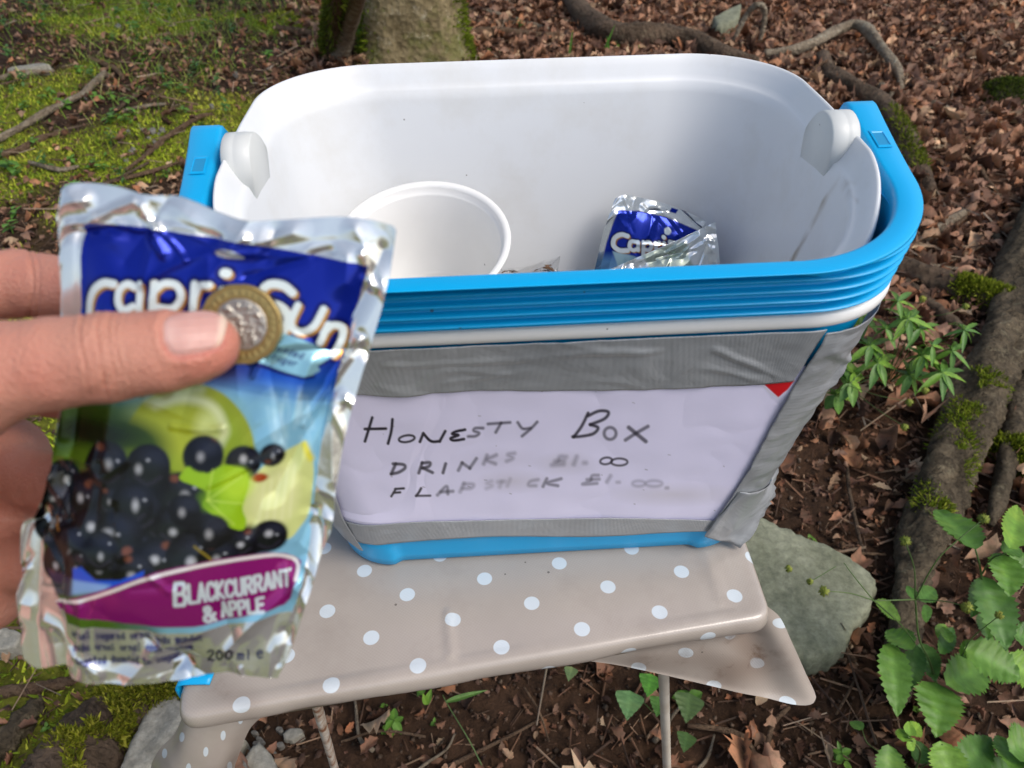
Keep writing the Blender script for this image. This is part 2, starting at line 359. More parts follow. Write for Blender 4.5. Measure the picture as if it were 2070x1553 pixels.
# handle: flange + skirt swept round the front
def handle():
    N = 160; a, yf, r = .1885, -.1505, .074; yend = .024
    L1 = a-r; Lc = r*np.pi/2; Lt = L1+Lc+(yend-(yf+r)); t = np.linspace(-Lt, Lt, N); x, y = rrp(t, a, yf, 1.0, r)
    P = np.stack([x, y], 1); T = np.gradient(P, axis=0); T /= np.linalg.norm(T, axis=1)[:, None]; Nn = np.stack([T[:, 1], -T[:, 0]], 1)
    f = np.clip((y-yf)/(yend-yf), 0, 1); z = .2995+.019*f**1.1; splay = .014*f**1.6*np.sign(x); x = x+splay
    wd = .0125+.008*f; hs = .008+.028*np.clip(f*4, 0, 1)**.7
    endt = np.minimum(1, (Lt-np.abs(t))/.016); er = np.sqrt(np.clip(1-(1-endt)**2, 0.02, 1))
    prof = [(1.0, -.10, 0), (1.0, -.03, 0), (.93, .0, 0), (.5, .0, 0), (.16, .0, 0), (.05, -.02, 0), (0, -.08, 0), (-.02, -.3, 0), (-.06, -.6, 0), (-.1, -1.0, 0), (.08, -1.0, 1), (.12, -.6, 1), (.14, -.14, 1), (.3, -.085, 1), (.9, -.085, 1)]
    V = []
    for i in range(N):
        for (u, v, _) in prof:
            q = P[i].copy(); q[0] = x[i]; o = Nn[i]*(wd[i]*u)
            V.append((q[0]+o[0], y[i]+o[1], z[i]+v*hs[i]*(er[i] if v < -.09 else 1)-(1-er[i])*.010))
    k = len(prof); Fq = []
    for i in range(N-1):
        for j in range(k): Fq.append((i*k+j, (i+1)*k+j, (i+1)*k+(j+1) % k, i*k+(j+1) % k))
    Fq.append(tuple(range(k))); Fq.append(tuple((N-1)*k+j for j in range(k-1, -1, -1)))
    h = mk('handle', V, Fq, M['blue'], box)
    b = h.modifiers.new('bevel', 'BEVEL'); b.width = .0012; b.segments = 2; b.limit_method = 'ANGLE'; b.angle_limit = math.radians(50)
    for sx in (-1, 1):      # the moulded slot in each arm
        y0 = -.036; f0 = (y0-yf)/(yend-yf); z0 = .2995+.019*f0**1.1+.0002; x0 = a+.014*f0**1.6
        ed = .0075
        o = [(x0+.0035, y0-ed*1.3), (x0+.0125, y0-ed*1.3), (x0+.0142, y0+ed*1.4), (x0+.0052, y0+ed*1.4)]
        zz = [z0+(p[1]-y0)*.12+.0004 for p in o]
        # raised frame round a plate coloured darker for the shade of a recess
        V2 = [(sx*p[0], p[1], q) for p, q in zip(o, zz)]; c2 = np.mean(V2, 0); V3 = [tuple(c2+(np.array(v)-c2)*.78+np.array([0, 0, .0003])) for v in V2]; V4 = [tuple(c2+(np.array(v)-c2)*.72+np.array([0, 0, -.0002])) for v in V2]
        mk('slot_frame', V2+V3+V4, [(0, 1, 5, 4), (1, 2, 6, 5), (2, 3, 7, 6), (3, 0, 4, 7), (4, 5, 9, 8), (5, 6, 10, 9), (6, 7, 11, 10), (7, 4, 8, 11)], M['blue'], h, smooth=False)
        mk('slot_shade', V4, [(0, 1, 2, 3)], M['blue_d'], h, smooth=False)
handle()
# ================================================================== SIGN AND TAPE
def body_pt(s, z, e):
    a, yf, yb, r = bodyp(z); s = np.asarray(s, float); z = np.asarray(z, float)
    x = np.zeros_like(s); y = np.zeros_like(s); nx = np.zeros_like(s); ny = np.zeros_like(s)
    q = np.abs(s); sg = np.sign(s)+(s == 0); L1 = a-r; L2 = r*np.pi/2
    th = np.clip((q-L1)/r, 0, np.pi/2); str_ = np.minimum(q, L1); rest = np.maximum(q-L1-L2, 0)
    x = str_+r*np.sin(th); y = yf+r-r*np.cos(th)+rest; nx = np.sin(th); ny = -np.cos(th)
    return np.stack([(x+nx*e)*sg, y+ny*e, z+0*x], -1)
sign = thing('honesty_sign', 'white handwritten paper sign edged with grey tape on the front of the cool box', 'sign', (0, -.12, .12))
SL = (0, -.12, .12)
def invface(X, Y):
    """photo point -> (s, z) on the flat front of the body"""
    n = np.array([0, 1, .165]); d = rayd(X, Y); p0 = np.array([0, -.0955, 0]); t = ((p0-CAM)@n)/(d@n); P = CAM+d*t; return P[0], P[2]
nu, nv = 620, 230
S, Z = np.meshgrid(np.linspace(-.152, .147, nu), np.linspace(.040, .215, nv), indexing='ij'); S = S.ravel(); Z = Z.ravel()
n9 = snoise(S*26+Z*8, Z*22, 0, 13, 1.0, 2); wr = .0008*snoise(S*45, Z*45, 0, 3, 1.0, 3)+.0012*np.maximum(0, 1-np.abs(n9)/.16)*np.clip((np.abs(S)-.05)*14, 0, 1)+.0005*n9
V = body_pt(S, Z, .0012+np.abs(wr)); px, py = proj(V); X = (px-700)/.4444; Y = (py-760)/.4444
art = Art(X, Y, lin((226, 223, 250)))
# damp marks and dirt
art.c *= (1-.03*np.clip(snoise(S*30, Z*30, 0, 5), 0, 1))[:, None]
art.disc(1000, 400, 80, 30, lin((190, 186, 196)), 60, .5); art.disc(1500, 540, 180, 30, lin((190, 184, 184)), 60, .45); art.disc(760, 480, 90, 30, lin((196, 190, 200)), 60, .5); art.disc(700, 380, 110, 30, lin((198, 192, 210)), 60, .3)
INK = lin((30, 28, 42))
def el(cx, cy, rx, ry, rot=0):
    t = np.linspace(0, 2*np.pi, 22); c_, s_ = math.cos(rot), math.sin(rot)
    return np.stack([cx+rx*np.cos(t)*c_-ry*np.sin(t)*s_, cy+rx*np.cos(t)*s_+ry*np.sin(t)*c_], 1)
def ink(P, a=1, w=9, soft=5): art.stroke(P, w*1.35, INK, soft, min(1, a*1.08))
for P in ([(118,190),(100,250),(85,298)],[(85,242),(180,240)],[(210,198),(205,250),(190,308)],[(335,300),(350,262)],[(350,262),(385,297),(425,298)],[(425,298),(450,252)],
          [(540,245),(500,253),(482,264),(510,270),(475,284),(490,294),(535,288)]): ink(P, .93, 10)
ink(el(275, 286, 36, 15, -.15), .9, 8)
for P in ([(622,238),(588,238),(580,250),(604,260),(588,274),(555,276)],[(645,219),(745,212)],[(704,215),(680,257)],[(780,212),(802,240),(838,238)],[(868,210),(840,240),(800,274)]): ink(P, .72, 10, 9)
for P in ([(1100,170),(1070,230),(1035,278)],[(1100,182),(1150,160),(1192,165),(1175,195),(1110,222)],[(1110,222),(1145,236),(1122,264),(1062,276),(1030,277)]): ink(P, .85, 11, 8)
ink(el(1200, 262, 27, 27), .68, 11, 9); ink([(1285,235),(1362,298)], .75, 14, 9); ink([(1372,230),(1320,260),(1270,292)], .7, 12, 9)
for P in ([(225,400),(205,445)],[(213,400),(260,404),(266,420),(240,438),(205,447)],[(345,395),(330,442)],[(345,397),(380,395),(375,412),(345,420)],[(350,420),(392,440)],[(452,400),(440,441)]): ink(P, .8, 11, 7)
for P in ([(510,430),(527,396)],[(527,396),(562,420)],[(562,420),(592,376)]): ink(P, .62, 11, 9)
for P in ([(640,362),(625,400)],[(682,360),(642,382),(678,400)]): ink(P, .48, 12, 14)
ink([(765,352),(735,358),(757,374),(730,388)], .42, 12, 16)
for P in ([(1000,368),(972,368),(962,395),(935,406),(988,403)],[(950,388),(990,386)],[(1048,368),(1035,402)],[(1082,396),(1090,396)]): ink(P, .4, 13, 18)
ink(el(1182, 387, 27, 15, -.15), .8, 8, 6); ink(el(1242, 392, 37, 16), .8, 8, 6)
for P in ([(225,515),(205,548)],[(222,515),(262,512)],[(215,532),(245,530)]): ink(P, .95, 8, 5)
ink([(340,512),(330,530),(318,546)], .9, 9, 5); ink([(318,546),(382,545)], .85, 8, 6)
for P in ([(415,542),(455,503),(462,537)],[(430,528),(485,525)]): ink(P, .58, 11, 10)
for P in ([(518,527),(535,490)],[(535,492),(577,494),(567,510),(530,512)]): ink(P, .4, 12, 14)
for P in ([(660,480),(640,488),(662,500),(638,512)],[(690,482),(720,480)],[(706,482),(698,505)],[(745,470),(733,500)]): ink(P, .27, 12, 16)
ink([(872,472),(838,480),(830,498),(862,500)], .42, 11, 13)
for P in ([(912,468),(895,503)],[(977,468),(915,488),(962,500)]): ink(P, .6, 11, 9)
for P in ([(1147,452),(1118,455),(1110,480),(1075,493),(1140,489)],[(1095,472),(1150,470)]): ink(P, .52, 11, 10)
ink([(1202,455),(1186,482)], .4, 12, 14); ink([(1232,484),(1242,484)], .35, 11, 12)
ink(el(1330, 490, 27, 12), .36, 10, 14); ink(el(1400, 490, 36, 13), .36, 10, 14); ink([(1455,510),(1462,510)], .4, 11, 12)
for k in range(24):
    x, y = rs.rand()*1700+60, rs.rand()*560+60; art.stroke([(x, y), (x+rs.rand()*12, y+rs.rand()*4)], 3+2*rs.rand(), lin((70, 60, 55)), 3, .5, False)
# the red corner of the old label that shows beside the sheet
art.poly([(1895, 34), (2040, 20), (2010, 60), (1965, 98)], lin((214, 30, 40)), 3); art.stroke([(1890, 36), (1925, 75), (1965, 100)], 5, lin((225, 218, 222)), 6, .8)
mk('paper_sheet', local(V, SL), gridf(nu, nv)[:, ::-1], M['paper'], sign, col=art.c)
def tape_mat():
    m, nt, b = newmat('duct_tape'); n = nz(nt, 12, 5); r = ramp(nt, n.outputs[0], [(.3, (.27, .29, .31)), (.7, (.37, .39, .41))])
    n6 = nz(nt, 60, 6, .7); r6 = ramp(nt, n6.outputs[0], [(.62, (0, 0, 0)), (.8, (.5, .5, .5))]); c_ = mixc(nt, r6.outputs[0], r.outputs[0], (.17, .15, .12))
    nt.links.new(c_, b.inputs['Base Color'])
    b.inputs['Roughness'].default_value = .30; b.inputs['Metallic'].default_value = .2
    uv = nt.nodes.new('ShaderNodeUVMap'); wv = nt.nodes.new('ShaderNodeTexWave'); wv.inputs['Scale'].default_value = 110; wv.inputs['Distortion'].default_value = .6; wv.inputs['Detail'].default_value = 1
    wv.bands_direction = 'X'; nt.links.new(uv.outputs[0], wv.inputs['Vector']); b1 = bump(nt, b, wv.outputs[0], .12, .0005)
    n2 = nz(nt, 26, 4, .6, dist=.8); bump(nt, b, n2.outputs[0], .35, .004, b1); return m
M['tape'] = tape_mat()
def tape(name, s0z, s1z, n=90, k=16, e=.0024, seed=1, wr=.001, lab=None, jag=0.0, ridges=()):
    """strip between two edge polylines given as (s, z) lists"""
    A = catmull(s0z, n); B = catmull(s1z, n); r = np.random.RandomState(seed); v = np.linspace(0, 1, k)
    P = A[:, None]*(1-v)[None, :, None]+B[:, None]*v[None, :, None]
    P[0, :, 0] += (r.rand(k)-.5)*jag; P[-1, :, 0] += (r.rand(k)-.5)*jag
    s, z = P[..., 0].ravel(), P[..., 1].ravel()
    h = wr*np.abs(snoise(s*70, z*90, 0, seed, 1.3, 3)); n1 = snoise(s*22+z*30, z*40-s*12, 0, seed+40, 1.2, 3); n2 = snoise(s*45, z*60, 0, seed+41, 1.1, 2)
    h = h+wr*1.6*np.maximum(0, 1-np.abs(n1)/.10)*np.clip(n2+.25, 0, 1)+wr*.8*np.maximum(0, 1-np.abs(n2+.2)/.07)*np.clip(n1, 0, 1)
    for (a0, a1, w_, hh) in ridges:
        d = seg_dist(s+.004*snoise(s*60, z*60, 0, seed+3), z+.003*snoise(s*50, z*50, 0, seed+2), [a0, a1]); h = h+.55*hh*np.maximum(0, 1-d/w_/1.6)*np.clip(.6+n2*1.5, 0, 1.4)
    V = body_pt(s, z, e+h); U = np.repeat(np.linspace(0, 1, n), k)*np.linalg.norm(A[0]-A[-1]); W_ = np.tile(v, n)*np.linalg.norm(A[0]-B[0])
    F_ = gridf(n, k); 
    o = mk(name, local(V, SL), F_, M['tape'], sign, uv=np.stack([U, W_], 1))
    so_ = o.modifiers.new('thick', 'SOLIDIFY'); so_.thickness = .0003; so_.offset = 1
    return o
FI = invface
def ip(*pts): return [FI(*p) for p in pts]
top0 = [(-.21, .242), (-.1, .2455), (0, .2455), (.09, .2452), (.150, .245)]
top1 = ip((560, 800), (700, 794), (800, 797), (950, 787), (1100, 787), (1300, 785), (1450, 778), (1545, 773), (1600, 768))
tape('tape_strip', top1, top0, 160, 30, .0022, 3, .0009, ridges=[(FI(780, 735), FI(1150, 712), .002, .0022), (FI(1150, 712), FI(1330, 705), .002, .0022), (FI(1440, 700), FI(1600, 765), .0018, .003), (FI(900, 765), FI(1100, 735), .0015, .0012)])
tape('tape_strip', ip((560, 1100), (700, 1100), (850, 1087), (1000, 1078), (1200, 1078), (1350, 1070), (1450, 1066)), ip((560, 1065), (700, 1060), (820, 1050), (1000, 1045), (1200, 1041), (1330, 1043), (1450, 1046)), 120, 14, .0024, 4, .0006)
# right hand strip: runs down the corner and round to the side
rb = [(.150, .2425), FI(1612, 760), FI(1560, 850), FI(1500, 960), FI(1440, 1046), FI(1425, 1062)]
re = [(.222, .238), (.206, .200), (.193, .150), (.182, .100), (.170, .045), (.163, .030)]
tape('tape_strip', rb, re, 120, 40, .0032, 9, .0014, ridges=[((.160, .225), (.185, .205), .003, .004), ((.185, .205), (.178, .185), .003, .003), ((.150, .09), (.165, .06), .003, .002)])
lb = [(-.150, .20), (-.148, .14), FI(675, 985), FI(700, 1060), FI(737, 1112)]
le = [(-.22, .20), (-.21, .14), (-.20, .09), (-.175, .05), FI(733, 1114)]
tape('tape_strip', le, lb, 60, 20, .0034, 12, .0008)
# torn scrap at the lower right corner
V = []; nn = 26
cs = ip((1440, 1046), (1500, 985), (1560, 1010), (1500, 1085), (1425, 1070))
pts = [[FI(1420, 1072), FI(1440, 1045), FI(1470, 1010), FI(1490, 985)], [FI(1462, 1092), FI(1480, 1070), FI(1500, 1045), (.186, .062)], [FI(1478, 1102), (.172, .030), (.183, .040), (.200, .060)]]
rows = [catmull(p, nn) for p in pts]
G = np.array([catmull([rows[0][i], rows[1][i], rows[2][i]], 14) for i in range(nn)])
s, z = G[..., 0].ravel(), G[..., 1].ravel(); vv = np.tile(np.linspace(0, 1, 14), nn)
V = body_pt(s, z, .0045+.002*np.abs(snoise(s*120, z*120, 0, 21, 1.4, 3))+np.clip(vv-.6, 0, 1)**1.5*.03+(vv > .95)*rs.rand(len(vv))*.003)
o = mk('torn_tape_end', local(V, SL), gridf(nn, 14), M['tape'], sign, uv=np.stack([np.repeat(np.linspace(0, .08, nn), 14), vv*.05], 1))
m_ = o.modifiers.new('thick', 'SOLIDIFY'); m_.thickness = .0003
# ================================================================== THE TUB
def tub():
    cen = np.array([-.0835, .018, .2265]); tl = math.radians(15); axd = np.array([.04, math.sin(tl), -math.cos(tl)]); axd /= np.linalg.norm(axd)   # pointing down into the tub
    u = np.array([1.0, 0, .0]); u -= axd*(u@axd); u /= np.linalg.norm(u); v = np.cross(axd, u)
    prof = [(.0615, .0040), (.0640, .0035), (.0648, .0012), (.0642, 0), (.0615, .0000), (.0600, .0006), (.0592, .0022), (.0585, .0060), (.0575, .0066), (.0568, .0085), (.0545, .030), (.0520, .055), (.0490, .082), (.0478, .0835), (.0470, .085), (.0455, .1), (.043, .104), (.03, .1045), (.0, .105)]
    outp = [(.0, .108), (.045, .108), (.0475, .1065), (.0500, .084), (.0545, .045), (.0600, .006), (.0612, .0045), (.0615, .0040)]
    n = 128; th = np.linspace(0, 2*np.pi, n, endpoint=False); loops = []
    for r, d in outp[1:]+prof[:-1]:
        loops.append(cen+axd*d+r*(np.cos(th)[:, None]*u+np.sin(th)[:, None]*v))
    V, Fq = loft(loops, True, True); loc = cen+axd*.108
    t = mk('plastic_tub', local(V, loc), Fq, M['white2']); t.location = loc
    tag(t, 'empty round white plastic tub tilted inside the cool box', 'tub')
tub()
# ================================================================== POUCHES
def edge(P, n, depthfn=None): return catmull(P, n)
def coons(T_, B_, L_, R_, nu, nv):
    """T,B: (nu,3) left to right; L,R: (nv,3) top to bottom -> (nu,nv,3)"""
    u = np.linspace(0, 1, nu)[:, None, None]; v = np.linspace(0, 1, nv)[None, :, None]
    return ((1-v)*T_[:, None]+v*B_[:, None]+(1-u)*L_[None]+u*R_[None]-((1-u)*(1-v)*T_[0]+u*(1-v)*T_[-1]+(1-u)*v*B_[0]+u*v*B_[-1]))
def arcs(P, n):
    P = catmull(P, 400); d = np.r_[0, np.cumsum(np.linalg.norm(np.diff(P, axis=0), axis=1))]; t = np.linspace(0, d[-1], n)
    return np.stack([np.interp(t, d, P[:, k]) for k in range(P.shape[1])], 1)
def creases(U, Vv, n, seed, amp, wid, asp=1.5, box_=(0, 1, 0, 1), lens=(.08, .35)):
    r = np.random.RandomState(seed); h = np.zeros_like(U)
    for k in range(n):
        x, y = box_[0]+r.rand()*(box_[1]-box_[0]), box_[2]+r.rand()*(box_[3]-box_[2]); L_ = lens[0]+r.rand()*(lens[1]-lens[0]); a = r.rand()*np.pi
        d = seg_dist(U, Vv*asp, [(x, y*asp), (x+L_*math.cos(a), y*asp+L_*math.sin(a))]); w_ = wid*(.5+r.rand()); sg = 1 if r.rand() < .6 else -1
        h += sg*amp*(.4+r.rand())*np.maximum(0, 1-d/w_)**1.6
    return h
def pouch(name, label, P, px, py, artfn, bulge, seam, seed, cr, thick=.6, pinch=None, group=None, cmp_=None):
    nu, nv = P.shape[:2]
    du = np.gradient(P, axis=0); dv = np.gradient(P, axis=1); N = np.cross(dv, du); N /= np.linalg.norm(N, axis=2)[..., None]+1e-12
    cen = P.reshape(-1, 3).mean(0)
    if (N.reshape(-1, 3).mean(0)@(CAM-cen)) < 0: N = -N
    U, Vv = np.meshgrid(np.linspace(0, 1, nu), np.linspace(0, 1, nv), indexing='ij')
    su, sv = seam
    eu = np.clip(np.minimum(U, 1-U)/su-1, 0, None)*su/(.5-su); ev = np.clip(np.minimum(Vv-0, (1-Vv)*1.6)/sv-1, 0, None)*sv/(.5-sv)
    b0 = (1-(1-np.clip(eu, 0, 1))**2.6)*(1-(1-np.clip(ev, 0, 1))**2.4)
    h = bulge*b0
    if pinch is not None: h = h*(1-pinch[3]*np.exp(-(((U-pinch[0])/pinch[2])**2+((Vv-pinch[1])/(pinch[2]*.7))**2)))
    W_ = cr(U, Vv)
    if cmp_ is not None: h = cmp_(h, W_, U, Vv); hf = h
    else: hf = h+W_
    Vf = P+N*hf[..., None]; Vb = P-N*(h*thick+.0006-W_*.6)[..., None]
    art = Art(px.ravel(), py.ravel(), [.86, .88, .86]); met = Art(px.ravel(), py.ravel(), [.85, 0, 0]); artfn(art, met)
    colr = np.c_[art.c, met.c[:, 0]]
    base = thing(name, label, 'drink pouch', tuple(P[nu//2, -1]), group)
    mk('front_panel', local(Vf.reshape(-1, 3), P[nu//2, -1]), gridf(nu, nv), M['foil'], base, col=colr)
    st = 3; Vb2 = Vb[::st, ::st]; cb = np.tile([.74, .76, .78, 1.0], (Vb2.shape[0]*Vb2.shape[1], 1))
    mk('back_panel', local(Vb2.reshape(-1, 3), P[nu//2, -1]), gridf(Vb2.shape[0], Vb2.shape[1])[:, ::-1], M['foil'], base, col=cb)
    # edge closing the two panels
    ring_i = [(i, 0) for i in range(0, nu, st)]+[(nu-1, j) for j in range(0, nv, st)]+[(i, nv-1) for i in range(nu-1, -1, -st)]+[(0, j) for j in range(nv-1, -1, -st)]
    Va = np.array([Vf[i, j] for i, j in ring_i]+[Vb[i, j] for i, j in ring_i]); n = len(ring_i)
    mk('seam_edge', local(Va, P[nu//2, -1]), np.array([(k, (k+1) % n, n+(k+1) % n, n+k) for k in range(n)]), M['foil'], base, col=np.tile([.8, .82, .8, 1], (2*n, 1)))
    return base, Vf, N
def px3(pts, dep): return np.array([at(x, y, dep(x, y)) for x, y in pts])
def big_depth(x, y): return .214+(y-400)/950*.038+(x-400)/600*.002
TP = [(121, 400), (128, 380), (150, 371), (190, 371), (238, 378), (297, 394), (356, 396), (396, 409), (447, 431), (499, 446), (574, 444), (673, 438), (725, 441), (764, 448), (792, 456), (801, 466)]
BP = [(47, 1332), (77, 1353), (131, 1344), (154, 1376), (254, 1381), (335, 1381), (453, 1362), (521, 1367), (561, 1371)]
LP = [(121, 400), (118, 450), (120, 560), (124, 700), (122, 800), (112, 880), (100, 960), (72, 1040), (43, 1064), (38, 1160), (38, 1257), (47, 1332)]
RP = [(801, 466), (793, 520), (778, 600), (752, 690), (722, 790), (698, 880), (680, 986), (670, 1067), (648, 1122), (634, 1176), (607, 1257), (584, 1325), (561, 1371)]
nu, nv = 420, 600
E2 = [arcs(np.array(q, float), n) for q, n in ((TP, nu), (BP, nu), (LP, nv), (RP, nv))]
G2 = coons(*E2, nu, nv); PX, PY = G2[..., 0], G2[..., 1]
dep = big_depth(PX, PY)
Pm = CAM+(FW+(PX-CX)[..., None]/F*RT-(PY-CY)[..., None]/F*UP)*dep[..., None]
def z1(*p): return [(x*.3961, 350+y*.3961) for x, y in p]
def z2(*p): return [(x*.4528, 850+y*.4528) for x, y in p]
def main_art(A, Mt):
    X, Y = A.X, A.Y
    panel = [(170, 458), (245, 454), (300, 460), (356, 469), (487, 489), (620, 512), (746, 537), (734, 575), (700, 690), (672, 800), (648, 905), (634, 1005), (625, 1100), (612, 1180), (590, 1240), (400, 1262), (150, 1250), (128, 1200), (92, 1130), (90, 1040), (102, 960), (112, 880), (150, 740), (162, 623), (163, 520)]
    def both(fn, a, met_, *args, **kw):
        pass
    i = np.nonzero(in_poly(X, Y, panel))[0]; x, y = X[i], Y[i]
    blue = lin((14, 38, 150)); deep = lin((8, 22, 112)); mid = lin((30, 92, 190)); sea = lin((126, 180, 205)); grn = lin((70, 100, 30)); pale = lin((150, 195, 215))
    def sm(t): t = np.clip(t, 0, 1); return t*t*(3-2*t)
    t = sm((y-(640+.22*(x-400)))/110)[:, None]; c = blue*(1-t)+mid*t; t2 = sm((y-(715+.2*(x-400)))/70)[:, None]; c = c*(1-t2)+sea*t2
    n = (.5+.5*snoise(x*.03, y*.012, 0, 8, 1.2, 3))[:, None]; c = np.where(t2 > .3, c*(.75+.35*n), c); t3 = sm((430-x)/200)*sm((y-760)/60); c = c*(1-t3[:, None])+grn*t3[:, None]
    t4 = sm((600-y)/200)[:, None]; c = c*(1-.35*t4)+deep*.35*t4
    A.c[i] = c; Mt.c[i, 0] = np.where(y < 760+.2*(x-400), .55, .25)
    D = lambda *a, **k: (A.disc(*a, **k))
    # dark purple patch above the apple, water streaks
    A.disc(440, 745, 70, 26, lin((70, 50, 90)), 30, .8)
    for k in range(26):
        x0, y0 = 540+rs.rand()*90, 770+rs.rand()*110; A.stroke([(x0, y0), (x0-12+rs.rand()*30, y0+35+rs.rand()*40)], 4+rs.rand()*5, lin((190, 222, 232)), 8, .22)
    # apple
    A.disc(398, 905, 132, 138, lin((142, 150, 36)), 4, 1); A.disc(350, 880, 80, 100, lin((166, 178, 50)), 50, .6); A.disc(470, 900, 50, 90, lin((120, 150, 20)), 40, .55)
    A.disc(230, 890, 130, 62, lin((40, 66, 16)), 24, .97); A.disc(205, 868, 90, 22, lin((16, 26, 12)), 20, .9); A.disc(180, 925, 70, 30, lin((88, 118, 26)), 24, .8); A.disc(320, 930, 90, 34, lin((126, 150, 26)), 26, .7)
    A.stroke([(335, 806), (385, 795), (440, 808), (470, 850), (462, 880)], 15, lin((222, 226, 190)), 16, .6); A.disc(440, 850, 26, 34, lin((214, 220, 150)), 26, .5); A.stroke([(320, 800), (400, 780), (420, 778)], 16, lin((190, 196, 150)), 14, .6)
    # slice
    A.poly([(620, 888), (634, 941), (625, 1031), (606, 1066), (584, 1085), (540, 1075), (498, 1058), (504, 1000), (512, 963), (561, 916)], lin((196, 204, 130)), 4, 1, True)
    A.poly([(600, 925), (608, 980), (590, 1040), (540, 1055), (520, 1010), (545, 950)], lin((218, 220, 160)), 18, .6, True); A.stroke([(618, 895), (630, 925)], 12, lin((206, 196, 30)), 8, .8)
    for k in range(5): A.stroke([(600-k*14, 935+k*8), (590-k*14, 1040)], 3, lin((232, 232, 190)), 4, .35)
    A.disc(537, 951, 15, 9, lin((150, 62, 24)), 4, 1)
    # currants
    q_ = np.random.RandomState(9); BK = [(100+q_.rand()*380, 960+q_.rand()*180, 22+q_.rand()*14) for _ in range(34)]
    A.poly([(95, 1010), (140, 960), (220, 930), (330, 925), (420, 960), (480, 1030), (560, 1060), (575, 1095), (480, 1120), (320, 1150), (200, 1150), (110, 1150)], lin((12, 13, 17)), 14, 1, True)
    br = [(235, 925, 45), (322, 926, 43), (430, 904, 38), (507, 918, 32), (560, 908, 22), (131, 965, 36), (172, 1000, 42), (290, 1000, 42), (390, 978, 42), (372, 1040, 36), (448, 1040, 40), (112, 1010, 30), (108, 1056, 40), (552, 1072, 32), (502, 1078, 28), (200, 1060, 44), (127, 1130, 36), (158, 1088, 36), (340, 1110, 44), (407, 1100, 46), (460, 1105, 36), (226, 1125, 42), (262, 1062, 48), (228, 1092, 36), (300, 1130, 36), (180, 1120, 26)]
    br = [b for b in BK if b[1] > 940+abs(b[0]-270)*.28]+br
    for k, (bx, by, r) in enumerate(br):
        A.disc(bx, by, r*1.06, r*1.04, lin((12, 12, 17)), 5, 1); A.disc(bx+r*.25, by-r*.4, r*.6, r*.42, lin((42, 46, 62)), r*.5, .6); A.disc(bx-r*.1, by+r*.3, r*.75, r*.6, lin((28, 34, 30)), r*.4, .6); hx_, hy_ = q_.randn(2)*.16; A.disc(bx+r*(hx_-.1), by+r*(hy_+.1), r*(.12+.1*q_.rand()), r*(.14+.12*q_.rand()), lin((196, 198, 202)), r*.22, .45+.4*q_.rand()); A.disc(bx+r*(.35+hx_), by-r*(.3+hy_), r*.07, r*.05, lin((210, 214, 222)), r*.1, .7); A.stroke([(bx-r*.6, by+r*.45), (bx, by+r*.78), (bx+r*.6, by+r*.45)], r*.12, lin((50, 46, 62)), r*.2, .6)
        if k % 2 == 0: A.disc(bx+r*(.45 if k % 4 else -.35), by-r*.72 if k % 3 else by+r*.55, r*.2, r*.17, lin((118, 70, 52)), 6, .8)
    for k in range(14): A.stroke([(140+rs.rand()*380, 940+rs.rand()*180) for _ in range(1)]+[(140+rs.rand()*380, 940+rs.rand()*180)], .1, lin((150, 130, 40)), 1, 0)
    A.stroke([(415, 1080), (435, 1095), (448, 1108)], 4, lin((150, 130, 40)), 3, .8); A.stroke([(115, 1045), (130, 1062)], 5, lin((150, 100, 40)), 3, .8)
    # vine leaf
    lf = [(398, 925), (430, 922), (437, 938), (470, 922), (492, 926), (512, 934), (518, 960), (512, 985), (506, 1010), (512, 1035), (505, 1052), (478, 1042), (455, 1022), (430, 1000), (438, 975), (415, 962), (385, 948)]
    A.poly(lf, lin((140, 180, 24)), 3, 1, True); A.disc(495, 960, 28, 30, lin((172, 204, 40)), 20, .7); A.disc(440, 990, 20, 20, lin((96, 140, 20)), 16, .6)
    for a_ in ((450, 930), (505, 945), (510, 1000), (490, 1040)): A.stroke([(440, 990), a_], 3, lin((190, 214, 90)), 3, .6)
    for (bx, by, r) in ((430, 902, 34), (448, 1052, 34), (395, 1010, 32)):
        A.disc(bx, by, r, r, lin((12, 12, 17)), 5, 1); A.disc(bx+r*.25, by-r*.4, r*.6, r*.42, lin((42, 46, 62)), r*.5, .6); A.disc(bx-r*.15, by+r*.12, r*.17, r*.22, lin((190, 190, 192)), r*.3, .6)
    # blue water under the fruit
    A.poly([(170, 1130), (190, 1124), (220, 1148), (270, 1146), (318, 1126), (318, 1150), (250, 1166), (170, 1172)], lin((30, 80, 200)), 4, 1); A.poly([(168, 1152), (250, 1156), (235, 1172), (160, 1186)], lin((130, 175, 225)), 8, .9)
    A.poly([(100, 1145), (168, 1150), (165, 1190), (122, 1196)], lin((60, 50, 80)), 10, .8)
    # purple band and white arc
    bt = z2((262, 790), (380, 752), (520, 700), (640, 655), (760, 615), (880, 588), (1000, 568), (1100, 562), (1200, 566), (1280, 585), (1345, 628)); bb = z2((1330, 700), (1300, 790), (1270, 820), (1100, 852), (900, 878), (740, 872), (600, 862), (430, 845), (285, 826))
    A.poly(bt+bb, lin((132, 24, 104)), 3); i = np.nonzero(in_poly(X, Y, bt+bb))[0]; Mt.c[i, 0] = .35
    A.stroke(z2((262, 788), (400, 764), (540, 712), (680, 656), (800, 622), (940, 592), (1100, 576), (1220, 582), (1290, 604), (1330, 640), (1326, 700)), 7, lin((232, 228, 224)), 3)
    WH = lin((200, 212, 216))
    text(A, 'B', *z2((832, 765), (895, 762)), 44, 44, 8, WH, .08); text(A, 'LACKCURRANT', *z2((893, 757), (1308, 728)), 38, 31, 6.5, WH, .06)
